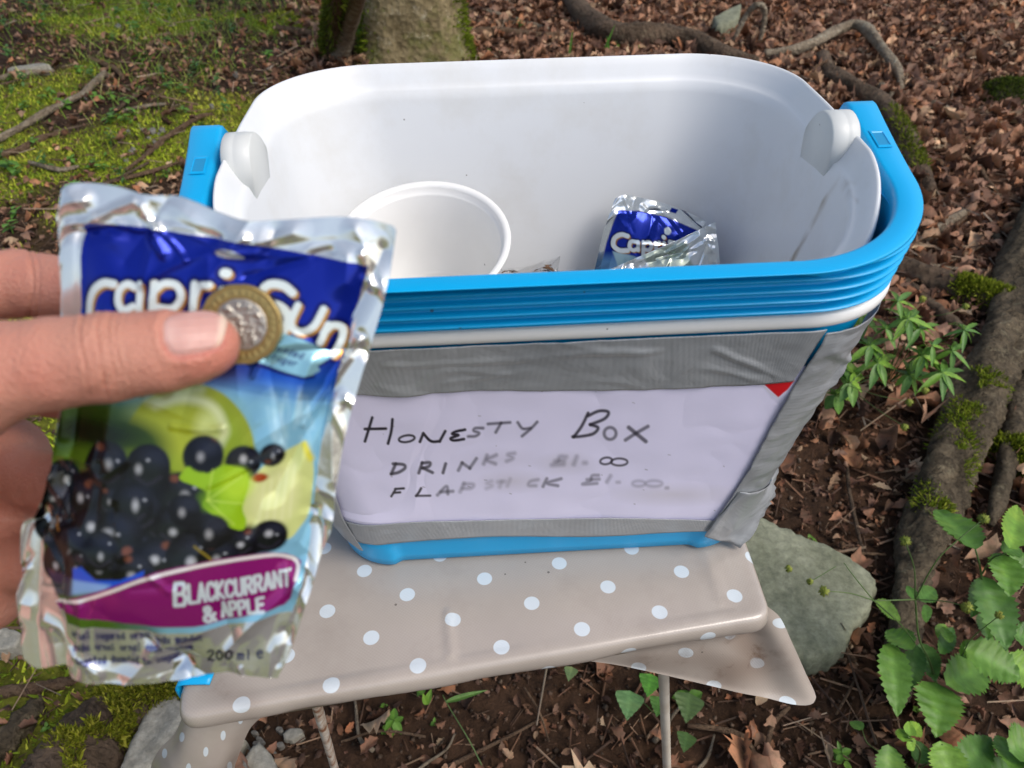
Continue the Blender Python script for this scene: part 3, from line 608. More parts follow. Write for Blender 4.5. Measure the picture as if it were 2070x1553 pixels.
    text(A, '&', *z2((945, 858), (1000, 856)), 34, 34, 7, WH); text(A, 'APPLE', *z2((1015, 846), (1200, 832)), 34, 28, 6.5, WH, .05)
    # silver foot with small print
    foot = [(150, 1250), (400, 1262), (590, 1235), (575, 1330), (520, 1352), (440, 1350), (300, 1366), (160, 1362)]
    i = np.nonzero(in_poly(X, Y, foot))[0]; A.c[i] = [.74, .76, .74]; Mt.c[i, 0] = .8
    tb = lin((34, 44, 140)); words_ = ['sugared', 'duanted', 'ornal', 'to', 'mundat', 'eedu', 'dlatem']
    for (x0, y0, x1, y1) in ((155, 1278, 428, 1284), (156, 1308, 410, 1308), (157, 1340, 398, 1336)):
        x = x0
        while x < x1-20:
            wd = words_[rs.randint(len(words_))]; L_ = len(wd)*8.5; yb = y0+(y1-y0)*(x-x0)/(x1-x0)
            text(A, wd, (x, yb), (x+L_, yb), 17, 17, 3.6, tb, .05, 2, .85); x += L_+9
    text(A, '200', (421, 1332), (475, 1331), 24, 24, 4.6, lin((26, 34, 70)), .15); text(A, 'ml', (482, 1331), (514, 1329), 19, 19, 3.8, tb, .1); text(A, 'e', (521, 1328), (540, 1327), 24, 24, 3.6, tb)
    # wordmark
    dk = lin((6, 16, 96)); au = lin((196, 140, 50)); hi = lin((204, 216, 216))
    Wd = [(z1((600, 560), (545, 556), (495, 588), (468, 640), (462, 710), (480, 770), (550, 790)), 19), (z1((712, 575), (670, 560), (632, 590), (628, 650), (660, 688), (708, 670)), 17), (z1((738, 560), (742, 690)), 17),
          (z1((812, 555), (808, 660), (800, 775)), 18), (z1((815, 590), (860, 556), (922, 566), (945, 625), (905, 680), (825, 672)), 17), (z1((1012, 560), (1006, 700)), 18), (z1((1012, 620), (1040, 570), (1092, 562)), 17),
          (z1((1152, 590), (1140, 700)), 18), (z1((1160, 505), (1172, 508)), 22), (z1((1502, 605), (1455, 568), (1388, 562), (1352, 598), (1378, 645), (1452, 680), (1484, 735), (1455, 800), (1370, 820)), 20),
          (z1((1530, 668), (1498, 748), (1518, 792), (1565, 800), (1615, 770), (1658, 690)), 17), (z1((1680, 770), (1640, 860)), 17), (z1((1660, 810), (1700, 775), (1745, 790), (1742, 850), (1704, 925)), 17), (z1((1215, 860), (1290, 830)), 18)]
    Wd = [(P, w_*.86) for P, w_ in Wd]
    for P, w_ in Wd: A.stroke(P, w_+16, dk, 5)
    for P, w_ in Wd: A.stroke([(x+5, y+4.5) for x, y in P], w_, au, 3)
    for P, w_ in Wd: A.stroke(P, w_, hi, 3); j = A.sel(P, 20); d = seg_dist(X[j], Y[j], catmull(P, 40)); Mt.c[j[d < w_/2], 0] = .05
    A.poly(z1((1110, 400), (1140, 386), (1185, 388), (1225, 405), (1256, 432), (1200, 432), (1130, 420)), hi, 3, 1, True)
    # pale flag with the small wording
    A.poly(z1((1440, 800), (1560, 850), (1690, 935), (1672, 968), (1630, 985), (1612, 1010), (1618, 1035), (1560, 1040), (1440, 1005), (1325, 965)), dk, 3); A.poly(z1((1450, 800), (1560, 842), (1690, 915), (1686, 940), (1630, 975), (1640, 1000), (1605, 1020), (1560, 1025), (1440, 985), (1330, 942)), lin((140, 190, 204)), 3)
    text(A, 'added', *z1((1425, 893), (1562, 940)), 11.5, 11.5, 2.3, dk, .15, 1.2); text(A, 'sugar', *z1((1402, 930), (1535, 976)), 11.5, 11.5, 2.3, dk, .15, 1.2)
def main_cr(U, Vv):
    h = creases(U, Vv, 26, 5, .0010, .045, 1.45, (0, 1, .0, .09)) + creases(U, Vv, 22, 6, .0012, .042, 1.45, (.9, .98, .1, .95), (.1, .35))+creases(U, Vv, 16, 16, .0010, .04, 1.45, (0, .06, .1, .95), (.1, .3))
    h += creases(U, Vv, 14, 8, .0007, .045, 1.45, (0.05, .95, .10, .32))+creases(U, Vv, 15, 9, .0012, .06, 1.45, (.1, .9, .80, 1.0), (.1, .4))+creases(U, Vv, 9, 10, .0005, .05, 1.45, (.1, .9, .35, .8), (.1, .3))
    h += creases(U, Vv, 26, 26, .0006, .022, 1.45, (0, 1, 0, 1), (.05, .22))
    h += .0006*snoise(U*9, Vv*13, 0, 4, 1, 3)*np.minimum(1, 8*np.minimum(U, 1-U)+.3)
    # embossed line of the heat seal
    e = np.minimum(np.minimum(U*.098, (1-U)*.098), Vv*.145); h += -.0002*np.exp(-((e-.0075)/.0012)**2)
    return h
main, MVf, MN = pouch('drink_pouch', 'large silver and blue fruit drink pouch held up beside the sign', Pm, PX, PY, main_art, .0095, (.085, .075), 3, main_cr, thick=.8, pinch=(.52, .27, .34, .45))
def surf_at(px_, py_):
    X_, Y_ = proj(MVf.reshape(-1, 3)); k = np.argmin((X_-px_)**2+(Y_-py_)**2); P = MVf.reshape(-1, 3)[k]; return P, MN.reshape(-1, 3)[k]
# ---- coin
def coin():
    k1, nA = surf_at(493, 655); a1, _ = surf_at(430, 655); a2, _ = surf_at(560, 655); b1, _ = surf_at(493, 590); b2, _ = surf_at(493, 722)
    ux = (a2-a1); ux /= np.linalg.norm(ux); uy = b1-b2; uy -= ux*(uy@ux); uy /= np.linalg.norm(uy); n = np.cross(ux, uy)
    if n@(CAM-k1) < 0: n = -n
    pts = np.array([surf_at(493+70*math.cos(t), 655+70*math.sin(t))[0] for t in np.linspace(0, 6.28, 24)]); hgt = ((pts-k1)@n).max(); c0 = k1+n*(max(hgt, 0)+.0003)
    # push so that it sits at the right place in plan
    R0 = .0117
    def dod(th): return R0*(1-.018*(1-np.cos(((th % (np.pi/6))-np.pi/12)*12/2))/1)
    nr_, na = 60, 240; th = np.linspace(0, 2*np.pi, na, endpoint=False); rr_ = np.linspace(0, 1, nr_)
    Rg, Tg = np.meshgrid(rr_, th, indexing='ij'); Rm = Rg*dod(Tg); xx, yy = Rm*np.cos(Tg), Rm*np.sin(Tg)
    h = np.full(Rg.shape, .0026)
    rel = snoise(xx*2200, yy*2200, 0, 31, 1, 3); inner = Rg < .64
    rim = (Rg > .93); h += np.where(rim, .00025, 0); h += np.where(Rg > .985, -.0005, 0)
    rr2 = np.where(inner, np.clip(rel, -.3, 1)*.00033*np.clip((.6-Rg)*12, 0, 1), 0); h += rr2
    # lettering-like beads round the gold ring
    seg = np.sin(Tg*26+1.3*np.sin(Tg*5)); h += np.where((Rg > .70) & (Rg < .88), .00013*np.clip(seg*3, 0, 1)*np.clip(1-np.abs(Rg-.79)/.08, 0, 1), 0); h += np.where(np.abs(Rg-.65) < .012, -.0002, 0)
    P = lambda x, y, z: c0+np.asarray(x)[..., None]*ux+np.asarray(y)[..., None]*uy+np.asarray(z)[..., None]*n
    root = thing('pound_coin', 'gold rimmed silver centred coin pressed on the large drink pouch', 'coin', tuple(c0))
    V = P(xx, yy, h).reshape(-1, 3); Fs = np.stack([np.arange((nr_-1)*na), (np.arange((nr_-1)*na)//na)*na+(np.arange((nr_-1)*na) % na+1) % na, (np.arange((nr_-1)*na)//na+1)*na+(np.arange((nr_-1)*na) % na+1) % na, np.arange((nr_-1)*na)+na], 1)
    kc = 38*na
    cg = np.tile([.55, .43, .19, 1.0], (len(V), 1)); cs_ = np.tile([.42, .39, .34, 1.0], (len(V), 1))
    # side + back of the ring
    sd = np.vstack([V[-na:], P(xx[-1], yy[-1], np.zeros(na)), P(xx[-1]*0, yy[-1]*0, np.zeros(na))[:1]])
    Vr = np.vstack([V[kc:], sd]); o = len(V)-kc
    Fr = [tuple(q) for q in (Fs[38*na:]-kc)]+[(o+j, o+(j+1) % na, o+na+(j+1) % na, o+na+j) for j in range(na)]+[(o+na+j, o+na+(j+1) % na, o+2*na) for j in range(na)]
    mk('gold_ring', local(Vr, c0), Fr, M['coin'], root, col=np.tile([.42, .31, .12, 1.0], (len(Vr), 1)))
    mk('silver_centre', local(V[:39*na], c0), Fs[:38*na], M['coin'], root, col=cs_[:39*na])
    return c0, n
COIN, CN = coin()
# ================================================================== HAND
def c2w(Q): Q = np.asarray(Q); return CAM+Q[..., 0:1]*RT+Q[..., 1:2]*UP+Q[..., 2:3]*FW
def pc(x, y, d): return np.array([(x-CX)/F*d, -(y-CY)/F*d, d])
dcoin = float((COIN-CAM)@FW); td = dcoin-.0026-.0080
CH = dict(
 thumb=[(pc(-330, 1080, .222), .0185), (pc(-190, 850, .206), .0170), (pc(0, 752, td-.004), .0136), (pc(110, 735, td-.0035), .0124), (pc(215, 722, td-.003), .01225), (pc(330, 711, td-.001), .0111), (pc(385, 703, td), .0101), (pc(416, 697, td+.0008), .0090)],
 index=[(pc(-330, 640, .245), .0145), (pc(-120, 590, .262), .0118), (pc(40, 573, .268), .0118), (pc(190, 590, .262), .0105), (pc(330, 640, .256), .0088)],
 middle=[(pc(-330, 800, .26), .0145), (pc(-120, 770, .290), .0125), (pc(40, 775, .302), .0120), (pc(200, 800, .283), .0105), (pc(350, 840, .276), .009)],
 ring=[(pc(-330, 960, .265), .0145), (pc(-140, 950, .300), .0130), (pc(10, 960, .310), .0130), (pc(170, 985, .288), .0105), (pc(310, 1010, .282), .0088)],
 pinky=[(pc(-330, 1120, .265), .0135), (pc(-140, 1120, .298), .0125), (pc(0, 1130, .305), .0120), (pc(120, 1150, .284), .0095), (pc(230, 1170, .280), .008)],
 palm=[(pc(-360, 700, .243), .019), (pc(-330, 960, .248), .023), (pc(-330, 1180, .245), .023)],
 palm2=[(pc(-430, 760, .232), .019), (pc(-430, 1200, .235), .024)],
 web=[(pc(-170, 860, .212), .014), (pc(-250, 700, .240), .014)],
 heel=[(pc(0, 930, .318), .019), (pc(0, 1090, .314), .020), (pc(-40, 1190, .306), .018), (pc(-330, 1200, .262), .024)],
 arm=[(pc(-430, 1100, .24), .027), (pc(-640, 1500, .225), .030), (pc(-1150, 2350, .185), .040)])
def sd_chain(P, ch):
    out = None
    for (a, ra), (b, rb_) in zip(ch[:-1], ch[1:]):
        ab = (b-a).astype(np.float32); t = np.clip(((P-a.astype(np.float32))@ab)/float(ab@ab), 0, 1)
        d = np.sqrt((((P-a.astype(np.float32))-t[..., None]*ab)**2).sum(-1))-(ra+(rb_-ra)*t); out = d if out is None else smin(out, d, .0015)
    return out
def smin(a, b, k):
    h = np.clip(.5+.5*(b-a)/k, 0, 1); return b*(1-h)+a*h-k*h*(1-h)
def hand_sdf(P):
    P = P.astype(np.float32)
    f = sd_chain(P, CH['index'])
    for k in ('middle', 'ring', 'pinky'): f = smin(f, sd_chain(P, CH[k]), .0018)
    p = smin(sd_chain(P, CH['palm']), sd_chain(P, CH['palm2']), .015); p = smin(p, sd_chain(P, CH['arm']), .02); p = smin(p, sd_chain(P, CH['heel']), .012)
    h = smin(f, p, .009); t = smin(sd_chain(P, CH['thumb']), sd_chain(P, CH['web']), .012); return smin(h, t, .010)
def surfnet(f, lo, hi, st):
    n = [int((hi[i]-lo[i])/st)+1 for i in range(3)]; ax = [lo[i]+st*np.arange(n[i]) for i in range(3)]
    D = np.empty(n, np.float32)
    for i in range(0, n[0], 24):
        G = np.stack(np.meshgrid(ax[0][i:i+24], ax[1], ax[2], indexing='ij'), -1); D[i:i+24] = f(G.reshape(-1, 3)).reshape(G.shape[:3])
    s = D < 0; c = np.zeros([k-1 for k in n], np.int8)
    for a in (0, 1):
        for b in (0, 1):
            for e in (0, 1): c += s[a:n[0]-1+a, b:n[1]-1+b, e:n[2]-1+e]
    act = (c > 0) & (c < 8); idx = -np.ones(act.shape, int); idx[act] = np.arange(act.sum()); I = np.argwhere(act)
    V = np.array(lo)+st*(I+.5)
    Fs = []
    for axis in range(3):
        sl0 = [slice(None)]*3; sl1 = [slice(None)]*3; sl0[axis] = slice(0, -1); sl1[axis] = slice(1, None)
        e = s[tuple(sl0)] != s[tuple(sl1)]; o1, o2 = [k for k in range(3) if k != axis]
        J = np.argwhere(e); J = J[(J[:, o1] > 0) & (J[:, o2] > 0) & (J[:, o1] < n[o1]-1) & (J[:, o2] < n[o2]-1)]
        q = []
        for da, db in ((0, 0), (1, 0), (1, 1), (0, 1)):
            K = J.copy(); K[:, o1] -= da; K[:, o2] -= db; q.append(idx[K[:, 0], K[:, 1], K[:, 2]])
        Q = np.stack(q, 1); ins = s[J[:, 0], J[:, 1], J[:, 2]]; flip = ins if axis != 1 else ~ins; Q[~flip] = Q[~flip][:, ::-1]; Fs.append(Q)
    Q = np.vstack(Fs); Q = Q[(Q >= 0).all(1)]; return V, Q
def newton(f, V, it=4):
    e = 4e-4
    for _ in range(it):
        d = f(V); g = np.stack([(f(V+np.eye(3)[k]*e)-f(V-np.eye(3)[k]*e))/(2*e) for k in range(3)], 1); g /= (np.linalg.norm(g, axis=1)[:, None]+1e-6); V = V-g*d[:, None]*.9
    return V, g
def subdiv(V, Q):
    E_ = np.sort(np.stack([Q, np.roll(Q, -1, 1)], -1).reshape(-1, 2), 1); u, inv = np.unique(E_, axis=0, return_inverse=True); inv = inv.reshape(-1, 4)
    em = (V[u[:, 0]]+V[u[:, 1]])/2; fm = V[Q].mean(1); n = len(V); e0 = n+inv; f0 = n+len(u)+np.arange(len(Q))
    V2 = np.vstack([V, em, fm]); Q2 = np.concatenate([np.stack([Q[:, k], e0[:, k], f0, e0[:, k-1]], 1) for k in range(4)]); return V2, Q2
HV, HQ = surfnet(hand_sdf, (-.38, -.30, .13), (.0, .072, .352), .0022)
HV, _ = newton(hand_sdf, HV, 3); HV, HQ = subdiv(HV, HQ)
# one more level where the thumb is
HV, HG = newton(hand_sdf, HV, 3)
HV, HQ = subdiv(HV, HQ); HV, HG = newton(hand_sdf, HV, 2)
hx, hy = CX+F*HV[:, 0]/HV[:, 2], CY-F*HV[:, 1]/HV[:, 2]
near = (HG[:, 2] < .25) & (HV[:, 2] < td+.012)
nail = np.array([(331, 690), (329, 660), (338, 640), (375, 628), (420, 622), (449, 624), (462, 640), (459, 668), (449, 694), (434, 706), (395, 716), (362, 720), (344, 712)])
npoly = catmull(np.vstack([nail, nail[:1]]), 80)[:-1]
i = np.nonzero(near & (hx > 280) & (hx < 500) & (hy > 590) & (hy < 760))[0]
dn = np.full(len(HV), -99.0); ins = in_poly(hx[i], hy[i], npoly); dd_ = seg_dist(hx[i], hy[i], np.vstack([npoly, npoly[:1]])); dn[i] = np.where(ins, dd_, -dd_)
disp = np.zeros(len(HV)); disp += np.where(dn > -60, -.00045*np.exp(-(dn/5.0)**2)+.0003*np.clip(dn/6, 0, 1), 0)
disp += np.where((dn > -60) & (dn < 0), .0004*np.exp(-((dn+14)/9.0)**2)*(hx < 425), 0)
disp += np.where(dn > 0, .00006*np.sin(hy*.45+hx*.03), 0)
nr_ = near & (hx < 300); crk = np.zeros(len(HV))
for k, (x0, amp) in enumerate(((150, .0003), (168, .0008), (182, .0005), (191, .0003), (202, .0009), (213, .0004), (224, .0007), (238, .0004), (255, .0003))):
    P = np.array([(x0+4, 628), (x0-6, 660), (x0-3, 700), (x0+5, 745), (x0+14, 800)]); ii = np.nonzero(nr_ & (np.abs(hx-x0) < 30))[0]
    d = seg_dist(hx[ii], hy[ii], catmull(P, 16)); disp[ii] -= amp*np.exp(-(d/3.6)**2)*(.6+.4*np.sin(hy[ii]*.07+k)); crk[ii] = np.maximum(crk[ii], amp/.0009*np.exp(-(d/4)**2)*.45)
for k, (x0, amp) in enumerate(((58, .0007), (72, .0004))):
    P = np.array([(x0, 500), (x0+8, 560), (x0+2, 640)]); m_ = (HV[:, 2] > .25) & (np.abs(hx-x0) < 30) & (hy < 650) & (HG[:, 2] < .2); ii = np.nonzero(m_)[0]
    if len(ii): disp[ii] -= amp*np.exp(-(seg_dist(hx[ii], hy[ii], P)/4)**2)
disp += .00016*snoise(HV[:, 0]*900, HV[:, 1]*500, HV[:, 2]*500, 4, 1, 3)
HV = HV+HG*disp[:, None]
sk = np.tile([.50, .245, .175], (len(HV), 1)); mt = np.clip(snoise(HV[:, 0]*110, HV[:, 1]*110, HV[:, 2]*110, 9, 1, 3)*.5+.5, 0, 1)[:, None]
sk = sk*(1-.6*mt)+np.array([.50, .175, .125])*.6*mt
tipw = np.where(near, np.clip((hx-250)/200, 0, 1)*np.clip((hy-640)/110, 0, 1), 0)[:, None]*.6; sk = sk*(1-tipw)+np.array([.55, .17, .12])*tipw
cr_ = np.where(dn > -60, np.exp(-((dn+3)/6.0)**2)*np.clip((hy-640)/60, 0, 1), 0)[:, None]*.55; sk = sk*(1-cr_)+np.array([.42, .11, .09])*cr_
sk = sk*(1-crk[:, None])+np.array([.34, .12, .08])*crk[:, None]  # shade of the knuckle creases painted into the skin colour
nl = np.clip(dn/3, 0, 1)[:, None]; nc = np.tile([.55, .31, .27], (len(HV), 1)); wt = np.clip((hx-(440-.12*(hy-640)))/8, 0, 1)[:, None]; nc = nc*(1-wt)+np.array([.66, .50, .40])*wt; lun = np.exp(-(((hx-338)/20)**2+((hy-676)/26)**2))[:, None]*.4; nc = nc*(1-lun)+np.array([.72, .52, .47])*lun
sk = sk*(1-nl)+nc*nl
def skin():
    m, nt, b = newmat('skin'); a = nt.nodes.new('ShaderNodeVertexColor'); a.layer_name = 'Col'; nt.links.new(a.outputs[0], b.inputs['Base Color'])
    ro = nt.nodes.new('ShaderNodeMapRange'); ro.inputs[3].default_value = .52; ro.inputs[4].default_value = .42; nt.links.new(a.outputs[1], ro.inputs[0]); nt.links.new(ro.outputs[0], b.inputs['Roughness'])
    b.inputs['Subsurface Weight'].default_value = .22; b.inputs['Subsurface Radius'].default_value = (.006, .002, .0012); b.inputs['Subsurface Scale'].default_value = 1
    b.inputs['Specular IOR Level'].default_value = .4
    tc = nt.nodes.new('ShaderNodeTexCoord'); v = nt.nodes.new('ShaderNodeTexVoronoi'); v.inputs['Scale'].default_value = 900; nt.links.new(tc.outputs['Object'], v.inputs['Vector'])
    inv = math_(nt, 'SUBTRACT', 1.0, a.outputs[1]); k = math_(nt, 'MULTIPLY', v.outputs['Distance'], inv); b1 = bump(nt, b, k, .55, .0006); nn2 = nz(nt, 260, 6, .7); bump(nt, b, math_(nt, 'MULTIPLY', nn2.outputs[0], inv), .5, .0006, b1); return m
M['skin'] = skin()
HW = c2w(HV); hl = HW.mean(0)
# surface nets winding: make normals point outwards
q = HW[HQ[:2000]]; nn_ = np.cross(q[:, 1]-q[:, 0], q[:, 2]-q[:, 0]); gw = HG[HQ[:2000, 0]]; gw = gw[:, 0:1]*RT+gw[:, 1:2]*UP+gw[:, 2:3]*FW
if (nn_*gw).sum() < 0: HQ = HQ[:, ::-1]
person = mk('person', HW-hl, HQ, M['skin'], None, col=np.c_[sk, nl[:, 0]]); person.location = hl
tag(person, 'bare hand gripping the large drink pouch, thumb pressing a coin on its front', 'person')
# ================================================================== POUCHES IN THE BOX
def small_art(A, Mt):
    X, Y = A.X, A.Y; blue = lin((12, 40, 150)); pan = [(1248, 424), (1290, 426), (1345, 438), (1405, 464), (1470, 500), (1470, 640), (1200, 640), (1212, 545), (1226, 490)]
    A.poly(pan, blue, 3); i = np.nonzero(in_poly(X, Y, pan))[0]; Mt.c[i, 0] = .55
    A.poly([(1180, 515), (1470, 535), (1470, 660), (1180, 660)], lin((110, 160, 205)), 22, .9)
    A.poly([(1358, 420), (1372, 424), (1366, 432), (1353, 428)], blue, 1.5); 
    def z(*p): return [(1100+x*.4122, 80+y*.4122) for x, y in p]
    Ls = [(z((402, 960), (375, 955), (345, 975), (340, 1010), (365, 1030), (400, 1028)), 9), (z((445, 985), (418, 985), (410, 1010), (425, 1025), (448, 1018)), 7), (z((450, 985), (450, 1025)), 7), (z((475, 985), (473, 1050)), 7), (z((475, 992), (500, 985), (512, 1003), (500, 1022), (476, 1020)), 7), (z((532, 990), (532, 1025)), 7), (z((532, 1000), (550, 988)), 7), (z((572, 990), (572, 1020)), 7), (z((572, 963), (574, 965)), 8), (z((600, 985), (640, 1000), (610, 1020)), 8)]
    for P, w_ in Ls: A.stroke([(x, y) for x, y in P], w_+6, lin((8, 20, 90)), 2)
    for P, w_ in Ls: A.stroke([(x+1.8, y+1.8) for x, y in P], w_, lin((170, 120, 60)), 1.5)
    for P, w_ in Ls: A.stroke(P, w_, lin((225, 235, 238)), 1.5)
    A.poly(z((580, 925), (600, 918), (612, 935), (600, 952), (580, 948)), lin((225, 235, 238)), 1.5, 1, True)
    A.poly([(1238, 508), (1268, 512), (1300, 520), (1290, 545), (1250, 545)], lin((170, 205, 215)), 3, .9)
def build_pouch(name, label, T3, B3, L3, R3, artf, bulge, seed, nu=170, nv=190, seam=(.11, .10), am=.0007, grp=None):
    P = coons(arcs(T3, nu), arcs(B3, nu), arcs(L3, nv), arcs(R3, nv), nu, nv); X_, Y_ = proj(P.reshape(-1, 3))
    crf = lambda U, Vv: creases(U, Vv, 34, seed, am, .05, 1.3)+creases(U, Vv, 20, seed+1, am, .05, 1.3, (.85, 1, 0, 1))+creases(U, Vv, 20, seed+2, am, .05, 1.3, (0, 1, 0, .12))+.0006*snoise(U*9, Vv*11, 0, seed, 1, 3)
    return pouch(name, label, P, X_.reshape(nu, nv), Y_.reshape(nu, nv), artf, bulge, seam, seed, crf, thick=.7)
Q = lambda x, y, yy: on(x, y, 1, yy)
bl, br_ = np.array([.040, .058, .1065]), np.array([.150, .062, .1065])
build_pouch('drink_pouch', 'small looking blue drink pouch leaning on the white back wall of the box', [Q(1243, 402, .090), Q(1262, 394, .091), Q(1300, 401, .092), Q(1345, 412, .092), Q(1405, 436, .092), Q(1458, 470, .090)], [bl, (bl+br_)/2+[0, -.004, 0], br_],
   [Q(1243, 402, .090), Q(1222, 462, .081), Q(1203, 540, .072), bl], [Q(1458, 470, .090), Q(1464, 520, .082), br_], small_art, .011, 40)
def silver_reflection(A, Mt):
    A.poly([(1295, 515), (1340, 500), (1385, 490), (1392, 520), (1400, 560), (1290, 570), (1310, 540)], lin((150, 168, 140)), 6, .7, True)  # grey-green reflection painted into the foil colour
b1, b2_ = np.array([.045, .012, .1065]), np.array([.155, .030, .1065])
build_pouch('drink_pouch', 'crumpled plain silver drink pouch lying against the blue one in the box', [Q(1216, 552, .046), Q(1290, 520, .050), Q(1370, 485, .054), Q(1446, 449, .056)], [b1, (b1+b2_)/2+[0, -.006, 0], b2_],
   [Q(1216, 552, .046), (Q(1216, 552, .046)+b1)/2, b1], [Q(1446, 449, .056), Q(1454, 540, .046), b2_], silver_reflection, .007, 60, am=.0010)
# ---- flapjack in a clear bag
fj = thing('wrapped_flapjack', 'oat flapjack in a crinkled clear bag on the floor of the cool box', 'snack', (-.012, .035, .1052))
th = np.linspace(0, 2*np.pi, 48, endpoint=False); lp = []
for z, k in ((.0, .9), (.002, 1), (.03, 1), (.052, 1), (.0545, .9)):
    sx = np.sign(np.cos(th))*np.abs(np.cos(th))**.4*.024*k; sy = np.sign(np.sin(th))*np.abs(np.sin(th))**.4*.011*k; nzv = snoise(sx*900, sy*900, z*900, 3)*.0012; lp.append(np.stack([sx*(1+nzv*30), sy*(1+nzv*40), z+nzv], 1))
V, Fq = loft(lp, True, True); m1 = simple('oat_flapjack', (.42, .20, .06), (.20, .07, .02), 120, .6, .8, .004, 200); mk('oat_bar', V, Fq, m1, fj)
def bagm():
    m, nt, b = newmat('clear_film'); gl = nt.nodes.new('ShaderNodeBsdfGlossy'); gl.inputs['Roughness'].default_value = .12; tr = nt.nodes.new('ShaderNodeBsdfTransparent'); tr.inputs[0].default_value = (.93, .93, .93, 1)
    fr = nt.nodes.new('ShaderNodeFresnel'); fr.inputs[0].default_value = 1.6; k = math_(nt, 'MULTIPLY', fr.outputs[0], 1.3); k = math_(nt, 'ADD', k, .05); mx = nt.nodes.new('ShaderNodeMixShader'); nt.links.new(k, mx.inputs[0]); nt.links.new(tr.outputs[0], mx.inputs[1]); nt.links.new(gl.outputs[0], mx.inputs[2]); nt.links.new(mx.outputs[0], nt.nodes['Material Output'].inputs[0]); return m
nu_, nv_ = 70, 60; U, Vv = np.meshgrid(np.linspace(0, 2*np.pi, nu_, endpoint=False), np.linspace(0, 1, nv_), indexing='ij')
hgt = .078; fl = np.clip((Vv-.68)/.32, 0, 1); ax_ = .028+.004*fl; ay_ = .0145*(1-fl)+.0015
cx_ = np.cos(U)*ax_; cy_ = np.sin(U)*ay_; cz_ = Vv*hgt+.012*fl*np.cos(U)
wr_ = creases(U/6.28, Vv, 60, 77, .0045, .09, 1.0); V = np.stack([cx_*(1+wr_*12), cy_+wr_*np.sign(np.sin(U)+.01)+.006*fl, cz_], -1).reshape(-1, 3)
mk('clear_bag', V, gridf(nu_, nv_, True), bagm(), fj, smooth=False)
# ================================================================== TABLE AND CLOTH
LA, LS, LO = -.60979, .04294, np.array([-.14552, -.09842])
lu = np.array([math.cos(LA), math.sin(LA)])*LS; lv = np.array([-lu[1], lu[0]]); LMI = np.linalg.inv(np.stack([lu, lv], 1))
def luv(xy): return (np.asarray(xy)-LO)@LMI.T
tc_ = [np.array([-.262, -.212]), np.array([.163, -.160]), np.array([.165, .150]), np.array([-.285, .125])]
def polyround(P, r, n):
    out = []; k = len(P)
    for i in range(k):
        a, b, c_ = P[i-1], P[i], P[(i+1) % k]; d1 = (a-b)/np.linalg.norm(a-b); d2 = (c_-b)/np.linalg.norm(c_-b)
        p1, p2 = b+d1*r, b+d2*r
        for t in np.linspace(0, 1, 9): out.append((1-t)**2*p1+2*t*(1-t)*b+t*t*p2)
    out.append(out[0]); return arcs(np.array(out), n+1)[:-1] if False else resample(np.array(out), n)
def resample(P, n):
    d = np.r_[0, np.cumsum(np.linalg.norm(np.diff(P, axis=0), axis=1))]; t = np.linspace(0, d[-1], n, endpoint=False); return np.stack([np.interp(t, d, P[:, k]) for k in range(P.shape[1])], 1)
NB = 400; Bd = polyround(tc_, .014, NB); T_ = np.roll(Bd, -1, 0)-np.roll(Bd, 1, 0); T_ /= np.linalg.norm(T_, axis=1)[:, None]; Nb = np.stack([T_[:, 1], -T_[:, 0]], 1)
ctr = Bd.mean(0)
if ((Bd-ctr)*Nb).sum() < 0: Nb = -Nb
def sstep_(a, b, x): t = np.clip((x-a)/(b-a), 0, 1); return t*t*(3-2*t)
def clothz(x, y):
    n1 = snoise(x*14+y*6, y*10, 0, 15, 1, 2); z = .0009*snoise(x*18, y*18, 0, 5, 1, 2)-.0006+.0017*np.maximum(0, 1-np.abs(n1)/.07)*sstep_(-.02, .1, np.hypot(x, y)-.16)
    for (a, b) in ((on(905, 1240, 2, 0)[:2], on(917, 1375, 2, 0)[:2]), (on(1425, 1112, 2, 0)[:2], on(1462, 1215, 2, 0)[:2])):
        d = seg_dist(x, y, [a, b]); z = z+.0018*np.maximum(0, 1-d/.005)
    return z
rings = []; uvs = []
for s in np.linspace(.02, .93, 46): p = ctr+(Bd-ctr)*s; rings.append(np.c_[p, clothz(p[:, 0], p[:, 1])-.0004]); uvs.append(luv(p))
rag = .0035*snoise(np.arange(NB)*.11, np.arange(NB)*.0, 0, 3, 1, 3)+.0012*snoise(np.arange(NB)*.35, np.arange(NB)*.0, 0, 4, 1, 3); sagz = 1+.22*snoise(np.arange(NB)*.07, np.arange(NB)*0., 0, 13, 1, 3)
acc = 0; prev = None
for o_, z_ in ((-.010, -.0006), (-.0055, -.0007), (-.003, -.0011), (-.0012, -.0022), (.0, -.0040), (.0008, -.0065), (.0012, -.0095), (.0012, -.0125), (.0008, -.0155), (-.0004, -.0180), (-.005, -.0195), (-.016, -.0205)):
    p = Bd+Nb*(o_+rag[:, None]*(-z_*15)*.3*0); acc += 0 if prev is None else math.hypot(o_-prev[0], z_-prev[1]); prev = (o_, z_)
    rings.append(np.c_[Bd+Nb*(o_+rag*min(1, -z_/.02))[:, None], z_*(1+(sagz-1)*min(1, -z_/.012))]); uvs.append(luv(Bd+Nb*(-.010+acc)))
V = np.vstack(rings); UVc = np.vstack(uvs); nR = len(rings)
Fc = [(i*NB+j, i*NB+(j+1) % NB, (i+1)*NB+(j+1) % NB, (i+1)*NB+j) for i in range(nR-1) for j in range(NB)]+[tuple(range(NB-1, -1, -1))]
